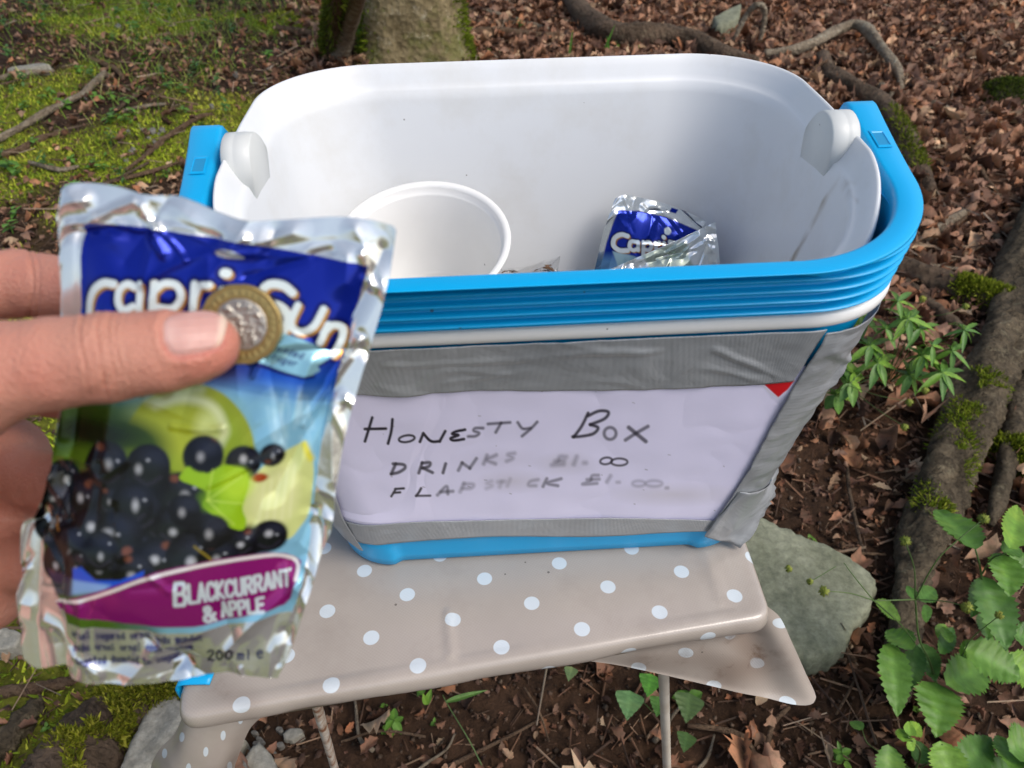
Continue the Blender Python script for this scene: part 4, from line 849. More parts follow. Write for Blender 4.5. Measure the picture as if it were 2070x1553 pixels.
def patch(T3, B3, L3, R3, n1, n2, uvfn, seed, amp=.0008):
    P = coons(arcs(T3, n1), arcs(B3, n1), arcs(L3, n2), arcs(R3, n2), n1, n2); U, Vv = np.meshgrid(np.linspace(0, 1, n1), np.linspace(0, 1, n2), indexing='ij')
    N = np.cross(np.gradient(P, axis=0), np.gradient(P, axis=1)); N /= np.linalg.norm(N, axis=2)[..., None]+1e-9; return P, U, Vv, N
# right corner flap
Tt = np.array([on(1185, 1326, 2, -.019), on(1300, 1308, 2, -.018), on(1440, 1276, 2, -.0145), on(1520, 1249, 2, -.010), on(1549, 1224, 2, -.005)])
tip = on(1640, 1408, 2, -.125)
Bb = np.array([on(1185, 1336, 2, -.024), on(1250, 1345, 2, -.045), on(1330, 1362, 2, -.062), on(1450, 1390, 2, -.090), on(1560, 1418, 2, -.115), on(1610, 1426, 2, -.124), on(1638, 1422, 2, -.127), on(1645, 1408, 2, -.125)])
Rr = np.array([Tt[-1], on(1578, 1250, 2, -.03), on(1600, 1300, 2, -.06), on(1625, 1360, 2, -.098), on(1640, 1392, 2, -.118), Bb[-1]])
Ll = np.array([Tt[0], (Tt[0]+Bb[0])/2, Bb[0]])
n1, n2 = 90, 40
P, U, Vv, N = patch(Tt, Bb, Ll, Rr, n1, n2, None, 1)
if N.reshape(-1, 3).mean(0)@(CAM-tip) < 0: N = -N
X_, Y_ = proj(P.reshape(-1, 3)); vall = seg_dist(X_, Y_, [(1512, 1262), (1535, 1330), (1560, 1400)]).reshape(n1, n2); P = P-N*(.012*np.exp(-(vall/42)**2)*np.clip(Vv*3, 0, 1)*(1-Vv*.5))[..., None]
rd = seg_dist(X_, Y_, [(1540, 1235), (1600, 1330), (1640, 1410)]).reshape(n1, n2); P = P+N*(.0025*np.exp(-(rd/22)**2)*np.clip(Vv*3, 0, 1))[..., None]
Xf, Yf = X_.reshape(n1, n2), Y_.reshape(n1, n2)
# lattice coordinates of this flap: the dots seen on it, fitted
dot_px = np.array([(1425, 1282), (1290, 1352), (1482, 1292), (1387, 1315), (1538, 1357), (1445, 1385), (1595, 1422), (1565, 1262)], float)
Ka = np.array([(0, 0), (0, 2), (1, -.0), (1, 1), (2, 1), (2, 2), (3, 2), (2, 0)], float)
A_ = np.c_[np.ones(6), (np.array([(1482, 1292), (1387, 1315), (1538, 1357), (1445, 1385), (1595, 1422), (1290, 1352)])-1450)/100]; Kk = np.array([(0, 1), (0, 2), (1, 1), (1, 2), (2, 1), (0, 3)], float)
cf = np.linalg.lstsq(A_, Kk, rcond=None)[0]; uvf = np.c_[np.ones(n1*n2), (X_-1450)/100, (Y_-1450)/100]@cf
o = len(V); V = np.vstack([V, P.reshape(-1, 3)]); UVc = np.vstack([UVc, uvf]); Fc += [tuple(q) for q in gridf(n1, n2, off=o)]
# left corner flap, hanging towards the ground
Tt = np.array([on(392, 1378, 2, -.010), on(400, 1430, 2, -.022), on(430, 1448, 2, -.028), on(480, 1452, 2, -.031), on(532, 1446, 2, -.032)])
Bb = np.array([on(330, 1650, 2, -.20), on(390, 1700, 2, -.21), on(470, 1640, 2, -.20)])
Ll = np.array([Tt[0], on(374, 1435, 2, -.035), on(356, 1480, 2, -.06), on(322, 1518, 2, -.09), on(310, 1560, 2, -.13), Bb[0]]); Rr = np.array([Tt[-1], on(505, 1475, 2, -.05), on(486, 1520, 2, -.08), on(472, 1570, 2, -.13), Bb[-1]])
n1, n2 = 50, 70; P, U, Vv, N = patch(Tt, Bb, Ll, Rr, n1, n2, None, 2)
if N.reshape(-1, 3).mean(0)@(CAM-P.reshape(-1, 3).mean(0)) < 0: N = -N
P = P+N*(.010*np.sin(U*np.pi)**1.5*np.clip(Vv*3, 0, 1)+.004*np.sin(U*9+1)*Vv)[..., None]
X_, Y_ = proj(P.reshape(-1, 3)); u2 = np.c_[(X_-416)/42-(Y_-1520)/60*.3+.0, (Y_-1520)/75+(X_-416)/80+.0]
o = len(V); V = np.vstack([V, P.reshape(-1, 3)]); UVc = np.vstack([UVc, u2]); Fc += [tuple(q) for q in gridf(n1, n2, off=o)]
def clothm():
    m, nt, b = newmat('oilcloth'); uv = nt.nodes.new('ShaderNodeUVMap'); ad = nt.nodes.new('ShaderNodeVectorMath'); ad.operation = 'ADD'; ad.inputs[1].default_value = (.5, .5, 0); nt.links.new(uv.outputs[0], ad.inputs[0])
    fr = nt.nodes.new('ShaderNodeVectorMath'); fr.operation = 'FRACTION'; nt.links.new(ad.outputs[0], fr.inputs[0]); sb = nt.nodes.new('ShaderNodeVectorMath'); sb.operation = 'SUBTRACT'; sb.inputs[1].default_value = (.5, .5, 0); nt.links.new(fr.outputs[0], sb.inputs[0])
    ln = nt.nodes.new('ShaderNodeVectorMath'); ln.operation = 'LENGTH'; nt.links.new(sb.outputs[0], ln.inputs[0]); mr = nt.nodes.new('ShaderNodeMapRange'); mr.inputs[1].default_value = .142; mr.inputs[2].default_value = .132; nt.links.new(ln.outputs['Value'], mr.inputs[0])
    n = nz(nt, 7, 5, .6); base = ramp(nt, n.outputs[0], [(.3, (.37, .325, .285)), (.7, (.44, .385, .335))])
    # woven ground: two fine crossed waves
    wa = nt.nodes.new('ShaderNodeTexWave'); wa.inputs['Scale'].default_value = 7; wa.inputs['Distortion'].default_value = 2.5; wa.inputs['Detail'].default_value = 3; wa.bands_direction = 'X'; nt.links.new(uv.outputs[0], wa.inputs[0])
    wb = nt.nodes.new('ShaderNodeTexWave'); wb.inputs['Scale'].default_value = 7; wb.inputs['Distortion'].default_value = 2.5; wb.inputs['Detail'].default_value = 3; wb.bands_direction = 'Y'; nt.links.new(uv.outputs[0], wb.inputs[0])
    ww = math_(nt, 'ADD', wa.outputs[1], wb.outputs[1]); ww = math_(nt, 'MULTIPLY', ww, .16); c = mixc(nt, ww, base.outputs[0], (.30, .26, .23))
    c = mixc(nt, mr.outputs[0], c, (.58, .64, .68))
    n2 = nz(nt, 16, 7, .7); st = ramp(nt, n2.outputs[0], [(.50, (0, 0, 0)), (.72, (1, 1, 1))]); dm = nt.nodes.new('ShaderNodeAttribute'); dm.attribute_name = 'soil'
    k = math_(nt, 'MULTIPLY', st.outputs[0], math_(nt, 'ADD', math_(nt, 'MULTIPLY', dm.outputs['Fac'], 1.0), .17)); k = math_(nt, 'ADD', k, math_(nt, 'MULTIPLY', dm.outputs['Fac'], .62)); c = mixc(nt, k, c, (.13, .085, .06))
    tc = nt.nodes.new('ShaderNodeTexCoord'); v = nt.nodes.new('ShaderNodeTexVoronoi'); v.inputs['Scale'].default_value = 60; nt.links.new(tc.outputs['Object'], v.inputs['Vector']); sp = nt.nodes.new('ShaderNodeSeparateColor'); nt.links.new(v.outputs['Color'], sp.inputs[0])
    g = math_(nt, 'MULTIPLY', math_(nt, 'GREATER_THAN', sp.outputs[0], .82), math_(nt, 'LESS_THAN', v.outputs['Distance'], .06)); c = mixc(nt, math_(nt, 'MULTIPLY', g, .7), c, (.05, .035, .025))
    nt.links.new(c, b.inputs['Base Color']); b.inputs['Roughness'].default_value = .42; b.inputs['Coat Weight'].default_value = .8; b.inputs['Coat Roughness'].default_value = .16
    b1 = bump(nt, b, ww, .25, .0008); n3 = nz(nt, 22, 3); bump(nt, b, n3.outputs[0], .12, .003, b1); return m
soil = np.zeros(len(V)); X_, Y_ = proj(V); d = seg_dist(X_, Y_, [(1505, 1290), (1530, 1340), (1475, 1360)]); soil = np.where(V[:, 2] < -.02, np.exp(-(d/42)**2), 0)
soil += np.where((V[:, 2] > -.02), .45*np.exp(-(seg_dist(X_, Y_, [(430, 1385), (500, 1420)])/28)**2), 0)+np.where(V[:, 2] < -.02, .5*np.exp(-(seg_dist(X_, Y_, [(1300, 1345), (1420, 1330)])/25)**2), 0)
cl = mk('tablecloth', V, Fc, clothm(), None, uv=UVc, attrs={'soil': soil}); tag(cl, 'beige oilcloth with white polka dots draped over the small table', 'tablecloth')
# table under it
tb_ = thing('small_table', 'small folding table with rusty white legs under the polka dot cloth', 'table', (-.05, -.03, GZ))
mw = simple('table_board', (.30, .24, .18), (.42, .36, .28), 8, .6); l0 = (-.05, -.03, GZ)
inn = ctr+(Bd-ctr)*.965; V, Fq = loft([np.c_[inn, np.full(NB, -.027)], np.c_[inn, np.full(NB, -.010)], np.c_[ctr+(Bd-ctr)*.955, np.full(NB, -.007)]], True, True); mk('table_top', local(V, l0), Fq, mw, tb_)
def rust():
    m, nt, b = newmat('rusty_white_paint'); n = nz(nt, 70, 8, .75); r = ramp(nt, n.outputs[0], [(.40, (.62, .60, .56)), (.50, (.50, .42, .34)), (.60, (.22, .10, .05))]); nt.links.new(r.outputs[0], b.inputs['Base Color']); b.inputs['Roughness'].default_value = .55; bump(nt, b, n.outputs[0], .3, .002); return m
def cream():
    return simple('cream_paint', (.62, .58, .50), (.46, .40, .32), 30, .45, .15, .001)
M['rust'] = rust(); M['cream'] = cream()
l1a = on(637, 1432, 2, -.033); l1b = on(690, 1600, 2, GZ)
l2a = on(1341, 1350, 2, -.033); l2b = on(1350, 1600, 2, GZ)
def leg(a, b, R_, k, m, flat=1.0):
    V, Fq = tube([a, (a+b)/2, b], [R_, R_], 30, k, .02, 3, flat); mk('leg', local(V, l0), Fq, m, tb_)
l1a = on(640, 1424, 2, -.06); l1a = l1a+(l1a-l1b)*(.048/.49)
l2a = on(1341, 1352, 2, -.11); l2a = l2a+(l2a-l2b)*(.095/.44)
leg(l1a, l1b, .0066, 14, M['rust'], .6); leg(l2a, l2b, .0048, 16, M['cream'])
leg(np.array([.13, .11, -.03]), np.array([.15, .16, GZ]), .0055, 12, M['cream']); leg(np.array([-.24, .09, -.03]), np.array([-.26, .14, GZ]), .0055, 12, M['rust'])
# blue clip at the corner of the cloth
cp = on(402, 1371, 2, .0)
clp = thing('cloth_clip', 'small blue plastic clip at the front corner of the tablecloth', 'clip', tuple(cp))
def clip_part(pts, w_, nm):
    P = catmull(pts, 24); n = len(P); T = np.gradient(P, axis=0); T /= np.linalg.norm(T, axis=1)[:, None]; Y3 = np.array([.12, .99, 0]); Nn = np.cross(T, Y3); V = np.vstack([P+Y3*w_/2+Nn*.0008, P-Y3*w_/2+Nn*.0008, P-Y3*w_/2-Nn*.0008, P+Y3*w_/2-Nn*.0008]); Fq = [(i+a*n, i+1+a*n, i+1+((a+1) % 4)*n, i+((a+1) % 4)*n) for i in range(n-1) for a in range(4)]+[(0, n, 2*n, 3*n), (n-1, 4*n-1, 3*n-1, 2*n-1)]
    mk(nm, V, Fq, M['blue'], clp)
clip_part(np.array([(.010, 0, .0012), (.0, 0, .0022), (-.010, 0, .0018), (-.0145, 0, -.004), (-.014, 0, -.020), (-.012, 0, -.034), (-.004, 0, -.038), (.006, 0, -.036)]), .012, 'clip_body')
# ================================================================== GROUND
def sstep(a, b, x): t = np.clip((x-a)/(b-a), 0, 1); return t*t*(3-2*t)
def left_w(x, y):      # 1 = mossy clearing on the left, 0 = leaf litter under the trees
    return sstep(.12, -.12, x-(-.50-.10*y)+.12*snoise(x*3, y*3, 0, 2))
HC = gr(270, 320)[:2]
def litter_w(x, y):    # how deep the dead leaves lie
    return (1-left_w(x, y))*(.22+.78*sstep(.55, 1.5, y+.9*np.maximum(x-.3, 0)))
def gh(x, y):
    x = np.asarray(x, float); y = np.asarray(y, float); near_ = np.exp(-((x/6)**2+((y-2)/6)**2))
    h = .018*snoise(x*2.2, y*2.2, 0, 1, 1, 3)+.006*snoise(x*14, y*14, 0, 2, 1, 2)
    h = h+left_w(x, y)*.012*np.maximum(0, snoise(x*7, y*7, 0, 6, 1, 2))
    h = h+.16*np.exp(-((x+2.8)/1.5)**2-((y-3.5)/2)**2)
    return GZ+h*np.clip(near_*1.5, 0, 1)+(1-np.clip(near_*1.5, 0, 1))*.05*snoise(x*.3, y*.3, 0, 9)
def g3(x, y, h=0.0):
    """photo point -> place on the uneven ground"""
    P = gr(x, y)
    for _ in range(4):
        z = float(gh(P[0], P[1]))+h; P = on(x, y, 2, z)
    return P
n = 520; t = np.linspace(-1, 1, n); sx = np.sinh(t*5.2)/np.sinh(5.2)*60; GX, GY = np.meshgrid(sx, sx+1.6, indexing='ij'); GX = GX.ravel(); GY = GY.ravel()
V = np.stack([GX, GY, gh(GX, GY)], 1); near_ = np.exp(-((GX/5)**2+((GY-1.5)/5)**2)); V[:, 2] += .004*rs.randn(len(V))*near_
lw = left_w(GX, GY); mo = np.clip(lw*sstep(-.05, .25, snoise(GX*4, GY*4, 0, 6, 1, 3)+.03+.35*sstep(1.6, 1.1, GY)*sstep(-.6, -.8, GX)+.7*np.exp(-((GX+1.45)/.35)**2-((GY-1.55)/.4)**2)-.45*np.exp(-((GX-HC[0])/.30)**2-((GY-HC[1])/.40)**2)), 0, 1)
col = np.tile([.050, .030, .018], (len(V), 1)); lt = litter_w(GX, GY)[:, None]; col = col*(1-lt)+np.array([.105, .052, .03])*lt; col = col*(1-mo[:, None])+np.array([.17, .19, .025])*mo[:, None]
def gm():
    m, nt, b = newmat('forest_soil'); a = nt.nodes.new('ShaderNodeVertexColor'); a.layer_name = 'Col'; n1 = nz(nt, 30, 8, .7); r = ramp(nt, n1.outputs[0], [(.3, (.35, .35, .35)), (.75, (1.7, 1.6, 1.5))])
    mm = nt.nodes.new('ShaderNodeMix'); mm.data_type = 'RGBA'; mm.blend_type = 'MULTIPLY'; mm.inputs[0].default_value = 1; nt.links.new(a.outputs[0], mm.inputs[6]); nt.links.new(r.outputs[0], mm.inputs[7]); nt.links.new(mm.outputs[2], b.inputs['Base Color']); b.inputs['Roughness'].default_value = .9; b.inputs['Specular IOR Level'].default_value = .2
    n2 = nz(nt, 90, 8, .75); b1 = bump(nt, b, n2.outputs[0], .9, .012); n3 = nz(nt, 22, 4); bump(nt, b, n3.outputs[0], .6, .02, b1); return m
g = mk('ground', V, gridf(n, n)[:, ::-1] if False else gridf(n, n), gm(), None, col=col); tag(g, kind='structure')
# ---- scattered stuff built in one go
def scatter(tv, tf, P, sc, R3, tint, name, m, label=None):
    """tv (k,3) template; P (n,3); sc (n,) ; R3 (n,3,3); tint (n,3)"""
    n = len(P); k = len(tv) if tv.ndim == 2 else tv.shape[1]
    T_ = tv[None] if tv.ndim == 2 else tv
    V = np.einsum('nij,nkj->nki', R3, T_*sc[:, None, None])+P[:, None]
    Fq = (tf[None]+(np.arange(n)*k)[:, None, None]).reshape(-1, tf.shape[1]); colr = np.repeat(tint, k, 0)
    o = mk(name, V.reshape(-1, 3), Fq, m, None, col=colr, smooth=True); tag(o, kind='stuff'); return o
def rots(n, tilt, r):
    a = r.rand(n)*2*np.pi; b_ = r.randn(n)*tilt; c_ = r.randn(n)*tilt
    ca, sa, cb, sb, cc, sc_ = np.cos(a), np.sin(a), np.cos(b_), np.sin(b_), np.cos(c_), np.sin(c_); o = np.zeros(n); l = np.ones(n)
    Rz = np.stack([ca, -sa, o, sa, ca, o, o, o, l], 1).reshape(n, 3, 3); Rx = np.stack([l, o, o, o, cb, -sb, o, sb, cb], 1).reshape(n, 3, 3); Ry = np.stack([cc, o, sc_, o, l, o, -sc_, o, cc], 1).reshape(n, 3, 3)
    return Rz@Rx@Ry
def sample(n, dens, r, x0=-3.6, x1=4.2, y0=-.35, y1=6.2):
    X = []; tot = 0
    while tot < n:
        x = x0+r.rand(n*3)*(x1-x0); y = y0+(r.rand(n*3)**1.0)*(y1-y0); k = (np.abs(x) < 1.0+.80*(y+.5)) & (r.rand(n*3) < dens(x, y)); X.append(np.stack([x[k], y[k]], 1)); tot += k.sum()
    return np.vstack(X)[:n]
def oak(cup=.25, lob=.22, seed=0, ns=9):
    """lobed leaf, length 1 along x: centre row and two margins"""
    r = np.random.RandomState(seed); s = np.linspace(0, 1, ns); wbase = .30*np.sin(np.pi*np.clip(s*.95+.05, 0, 1))**.8*(.55+.6*s); lobes = 1+lob*np.cos(np.arange(ns)*np.pi)+(r.rand(ns)-.5)*.2; wd = wbase*lobes; wd[0] = .015; wd[-1] = .05
    zc = .18*r.randn()*np.sin(np.pi*s)+.12*r.randn()*s**2; V = []
    for k in (-1, 0, 1):
        up = cup*np.abs(k)*(wd*1.6)*(.7+.6*r.rand(ns))+.05*r.randn(ns)*abs(k); V.append(np.stack([s-.5+.04*r.randn(ns)*abs(k), k*wd, zc+up], 1))
    V = np.vstack(V); Fq = [(a*ns+i, a*ns+i+1, (a+1)*ns+i+1, (a+1)*ns+i) for a in (0, 1) for i in range(ns-1)]; return V, np.array(Fq)
LT = [oak(c_, l_, k) for k, (c_, l_) in enumerate(((.3, .25), (.8, .2), (1.3, .22), (-.6, .25), (.2, .05), (.9, .04), (1.8, .2), (-1.1, .1)))]
def lay2(n, dens, seed, s0, s1, tilt, zr, dark=0, name='leaf_litter', **k):
    r = np.random.RandomState(seed); XY = sample(n, dens, r, **k); z = gh(XY[:, 0], XY[:, 1]); P = np.c_[XY, z+r.rand(n)*zr+.003]; sc = s0+(s1-s0)*r.rand(n)**1.5
    return scatter(LT2[r.randint(len(LT2), size=n)], LT2F, P, sc, rots(n, tilt, r), leafcols(n, r, dark), name, M['litter'])
def oak2(seed, lob, cup):
    r = np.random.RandomState(seed); ns = 25; s = np.linspace(0, 1, ns); wd = .30*np.sin(np.pi*np.clip(s*.96+.03, 0, 1))**.8*(.5+.65*s)*(1+lob*np.cos(s*2*np.pi*4+.4)+.04*r.randn(ns)); wd[:2] = .012; zc = .16*r.randn()*np.sin(np.pi*s)+.10*r.randn()*s**2; V = []
    for k in (-1, -.5, 0, .5, 1): V.append(np.stack([s-.5+.03*np.sin(s*9+k), k*wd, zc+cup*abs(k)**1.5*wd*1.3+.025*np.sin(s*26+k*4)*abs(k)+.04*r.randn()*s*abs(k)], 1))
    return np.vstack(V), gridf(5, ns)
_l2 = [oak2(k, l_, c_) for k, (l_, c_) in enumerate(((.28, .3), (.24, .9), (.05, .5), (.3, -.6), (.04, 1.3), (.2, 1.7), (.26, .1), (.0, -.4)))]; LT2 = np.array([a[0] for a in _l2]); LT2F = _l2[0][1]
LTV = np.array([a[0] for a in LT]); LTF = LT[0][1]
def leafcols(n, r, dark=0.0):
    pal = np.array([(.22, .12, .075), (.16, .085, .055), (.28, .17, .115), (.36, .24, .155), (.10, .055, .038), (.30, .15, .08), (.23, .14, .10), (.46, .34, .23), (.25, .115, .06)]); p = pal[r.choice(len(pal), n, p=[.2, .16, .14, .08, .16, .08, .1, .03, .05])]
    return p*np.array([1.16, 1.12, 1.08])*(.65+.7*r.rand(n, 1))*(1-dark)
r = np.random.RandomState(3)
def lay(n, dens, seed, s0, s1, tilt, zr, dark=0, name='leaf_litter', **k):
    r = np.random.RandomState(seed); XY = sample(n, dens, r, **k); z = gh(XY[:, 0], XY[:, 1]); P = np.c_[XY, z+r.rand(n)*zr+.002]; sc = s0+(s1-s0)*r.rand(n)**1.5
    return scatter(LTV[r.randint(len(LTV), size=n)], LTF, P, sc, rots(n, tilt, r), leafcols(n, r, dark), name, M['litter'])
lay(34000, lambda x, y: litter_w(x, y)**1.2, 4, .020, .075, .5, .03)
lay2(1900, lambda x, y: (1-left_w(x, y))*(y < 1.6)*.8+.0, 5, .020, .052, .5, .012, .3, y0=-.35, y1=1.7)  # near leaves tinted darker, shade put into their colour
lay(7000, lambda x, y: left_w(x, y)*(.25+.75*(snoise(x*4, y*4, 0, 6, 1, 3) < .05)), 6, .012, .042, .5, .02, .0)
# fine chips and needles of wood

def chip_t():
    V = np.array([(-.5, -.03, 0), (.5, -.02, 0), (.5, .02, 0), (-.5, .03, 0), (-.5, 0, .05), (.5, 0, .045)]); return V, np.array([(0, 1, 5, 4), (1, 2, 5, 5), (4, 5, 2, 3), (0, 4, 3, 3)])
cv, cf_ = chip_t(); cf_ = np.array([(0, 1, 5), (0, 5, 4), (4, 5, 2), (4, 2, 3)])
n = 22000; r = np.random.RandomState(8); XY = sample(n, lambda x, y: .35+.65*(y < 1.8), r); P = np.c_[XY, gh(XY[:, 0], XY[:, 1])+.003+.012*r.rand(n)*litter_w(XY[:, 0], XY[:, 1])]
tint = np.array([(.16, .085, .05), (.10, .055, .035), (.26, .17, .11), (.06, .035, .022)])[r.randint(4, size=n)]*(.7+.6*r.rand(n, 1)); scatter(cv, cf_, P, .012+.06*r.rand(n)**2.0, rots(n, .25, r), tint, 'wood_debris', M['litter'])
r = np.random.RandomState(31); n = 12000; XY = sample(n, lambda x, y: (1-left_w(x, y))*(y < 1.5)+.12, r, y0=-.35, y1=2.2); P = np.c_[XY, gh(XY[:, 0], XY[:, 1])+.002+.006*r.rand(n)]; scatter(LTV[r.randint(len(LTV), size=n)], LTF, P, .007+.014*r.rand(n), rots(n, .6, r), leafcols(n, r, .35), 'leaf_fragments', M['litter'])
r = np.random.RandomState(32); n = 5200; XY = sample(n, lambda x, y: .4+.6*(litter_w(x, y) > .3), r); P = np.c_[XY, gh(XY[:, 0], XY[:, 1])+.012+.016*r.rand(n)]; tint = np.array([(.22, .16, .11), (.14, .09, .06), (.34, .27, .20), (.08, .05, .035)])[r.randint(4, size=n)]*(.7+.6*r.rand(n, 1)); scatter(cv*np.array([1, .45, .6]), cf_, P, .04+.11*r.rand(n)**2, rots(n, .16, r), tint, 'twig_debris', M['litter'])
# crumbs of soil
cb_ = np.array([(1, 0, 0), (-.9, .2, 0), (0, 1, .1), (.1, -1, 0), (0, 0, .9), (0, 0, -.6)])*.5; cbf = np.array([(0, 2, 4), (2, 1, 4), (1, 3, 4), (3, 0, 4), (2, 0, 5), (1, 2, 5), (3, 1, 5), (0, 3, 5)])
n = 26000; r = np.random.RandomState(9); XY = sample(n, lambda x, y: (1-litter_w(x, y))*(y < 2.4), r, y1=2.6); P = np.c_[XY, gh(XY[:, 0], XY[:, 1])+.001]; tint = np.array([(.07, .045, .03), (.045, .028, .018), (.12, .085, .06)])[r.randint(3, size=n)]*(.7+.6*r.rand(n, 1)); scatter(cb_, cbf, P, .003+.010*r.rand(n)**2, rots(n, .6, r), tint, 'soil_crumbs', M['litter'])
# moss: tiny upright blades in cushions
def mossd(x, y): return left_w(x, y)*sstep(-.05, .25, snoise(x*4, y*4, 0, 6, 1, 3)+.03+.35*sstep(1.6, 1.1, y)*sstep(-.6, -.8, x)+.7*np.exp(-((x+1.45)/.35)**2-((y-1.55)/.4)**2)-.45*np.exp(-((x-HC[0])/.30)**2-((y-HC[1])/.40)**2))
mb = np.array([(-.16, 0, 0), (.16, 0, 0), (.10, .10, .6), (-.10, .10, .6), (0, .3, 1)]); mf_ = np.array([(0, 1, 2), (0, 2, 3), (3, 2, 4)])
def moss(n, dens, seed, s0, s1, name='moss', zoff=0.0, hfun=None, cl=((.38, .45, .035), (.18, .26, .022), (.54, .56, .07), (.25, .20, .06)), **k):
    r = np.random.RandomState(seed); XY = sample(n, dens, r, **k); hh = np.maximum(0, snoise(XY[:, 0]*30, XY[:, 1]*30, 0, 12, 1, 2))*.012; P = np.c_[XY, gh(XY[:, 0], XY[:, 1])+hh+zoff]
    ci = np.clip((snoise(XY[:, 0]*5, XY[:, 1]*5, 0, 44, 1, 2)*1.6+1.6+r.randn(n)*.6).astype(int), 0, 3); tint = np.array(cl)[ci]*(.6+.8*r.rand(n, 1)); return scatter(mb, mf_, P, s0+(s1-s0)*r.rand(n), rots(n, .6, r), tint, name, M['moss'])
moss(120000, mossd, 10, .008, .018)
# grass
def grass_t(r, ns=5):
    s = np.linspace(0, 1, ns); b_ = .2+.7*r.rand(); x = b_*s**2; z = s*(1-.35*b_*s); wd = .022*(1-s**1.5)+.001; return np.vstack([np.stack([x, -wd, z], 1), np.stack([x, wd, z], 1)]), np.array([(i, i+1, ns+i+1, ns+i) for i in range(ns-1)])
gt = [grass_t(np.random.RandomState(k)) for k in range(8)]; gv = np.array([a[0] for a in gt]); gfc = gt[0][1]
def grassd(x, y): return sstep(-.55, -1.0, x+.16*(y-3))*sstep(2.0, 3.0, y)*(.35+.75*sstep(-.2, .4, snoise(x*2.5, y*2.5, 0, 21)))
n = 14000; r = np.random.RandomState(12); XY = sample(n, grassd, r, x0=-4.5, x1=0); P = np.c_[XY, gh(XY[:, 0], XY[:, 1])]
tint = np.array([(.26, .40, .04), (.38, .52, .08), (.16, .28, .05), (.58, .54, .22)])[r.choice(4, n, p=[.35, .35, .2, .1])]*(.7+.6*r.rand(n, 1)); scatter(gv[r.randint(8, size=n)], gfc, P, .03+.055*r.rand(n), rots(n, .5, r), tint, 'grass', M['leaf'])
# ================================================================== ROOTS, BRANCHES, LOGS, TREES
def barkm(name, c1, c2, moss_=None, scale=14, lichen=0.0, lc=(.45, .46, .38)):
    m, nt, b = newmat(name); tc = nt.nodes.new('ShaderNodeTexCoord'); n = nz(nt, scale, 8, .7); r = ramp(nt, n.outputs[0], [(.32, c1), (.68, c2)]); c = r.outputs[0]
    v = nt.nodes.new('ShaderNodeTexVoronoi'); v.inputs['Scale'].default_value = scale*3.2; nt.links.new(tc.outputs['Object'], v.inputs['Vector'])
    if lichen: n2 = nz(nt, scale*1.3, 7, .75); r2 = ramp(nt, n2.outputs[0], [(.56, (0, 0, 0)), (.66, (lichen,)*3)]); c = mixc(nt, r2.outputs[0], c, lc)
    if moss_: n3 = nz(nt, scale*.35, 6, .7); r3 = ramp(nt, n3.outputs[0], [(.5, (0, 0, 0)), (.58, (moss_,)*3)]); c = mixc(nt, r3.outputs[0], c, (.09, .12, .01))
    nt.links.new(c, b.inputs['Base Color']); b.inputs['Roughness'].default_value = .85; b.inputs['Specular IOR Level'].default_value = .2; b1 = bump(nt, b, v.outputs['Distance'], .8, .012); bump(nt, b, n.outputs[0], 1.0, .022, b1); return m
M['root'] = barkm('root_bark', (.035, .027, .018), (.18, .14, .09), .0, 28, .6, (.32, .28, .18)); M['pale'] = barkm('pale_branch_bark', (.16, .12, .08), (.36, .30, .22), None, 26, .6); M['dark'] = barkm('dark_branch_bark', (.05, .035, .022), (.16, .11, .075), None, 20, .35, (.26, .24, .16)); M['twig'] = barkm('twig_bark', (.11, .065, .04), (.24, .16, .10), None, 40)
def branch(name, label, cat, pts, wpx, m, lift=.0, bumpy=.12, n=60, k=14, seed=1, group=None, hts=None):
    P = []; R_ = []
    for i, (x, y) in enumerate(pts):
        h = hts[i] if hts else lift; q = g3(x, y, h); d = (q-CAM)@FW; rr_ = (wpx[i] if hasattr(wpx, '__len__') else wpx)*d/F/2; P.append(q+np.array([0, 0, rr_*.35])); R_.append(rr_)
    V, Fq = tube(P, R_, n, k, bumpy, seed); loc = P[len(P)//2]; o = mk(name, local(V, loc), Fq, m); o.location = loc; tag(o, label, cat, group); return o, np.array(P), np.array(R_)
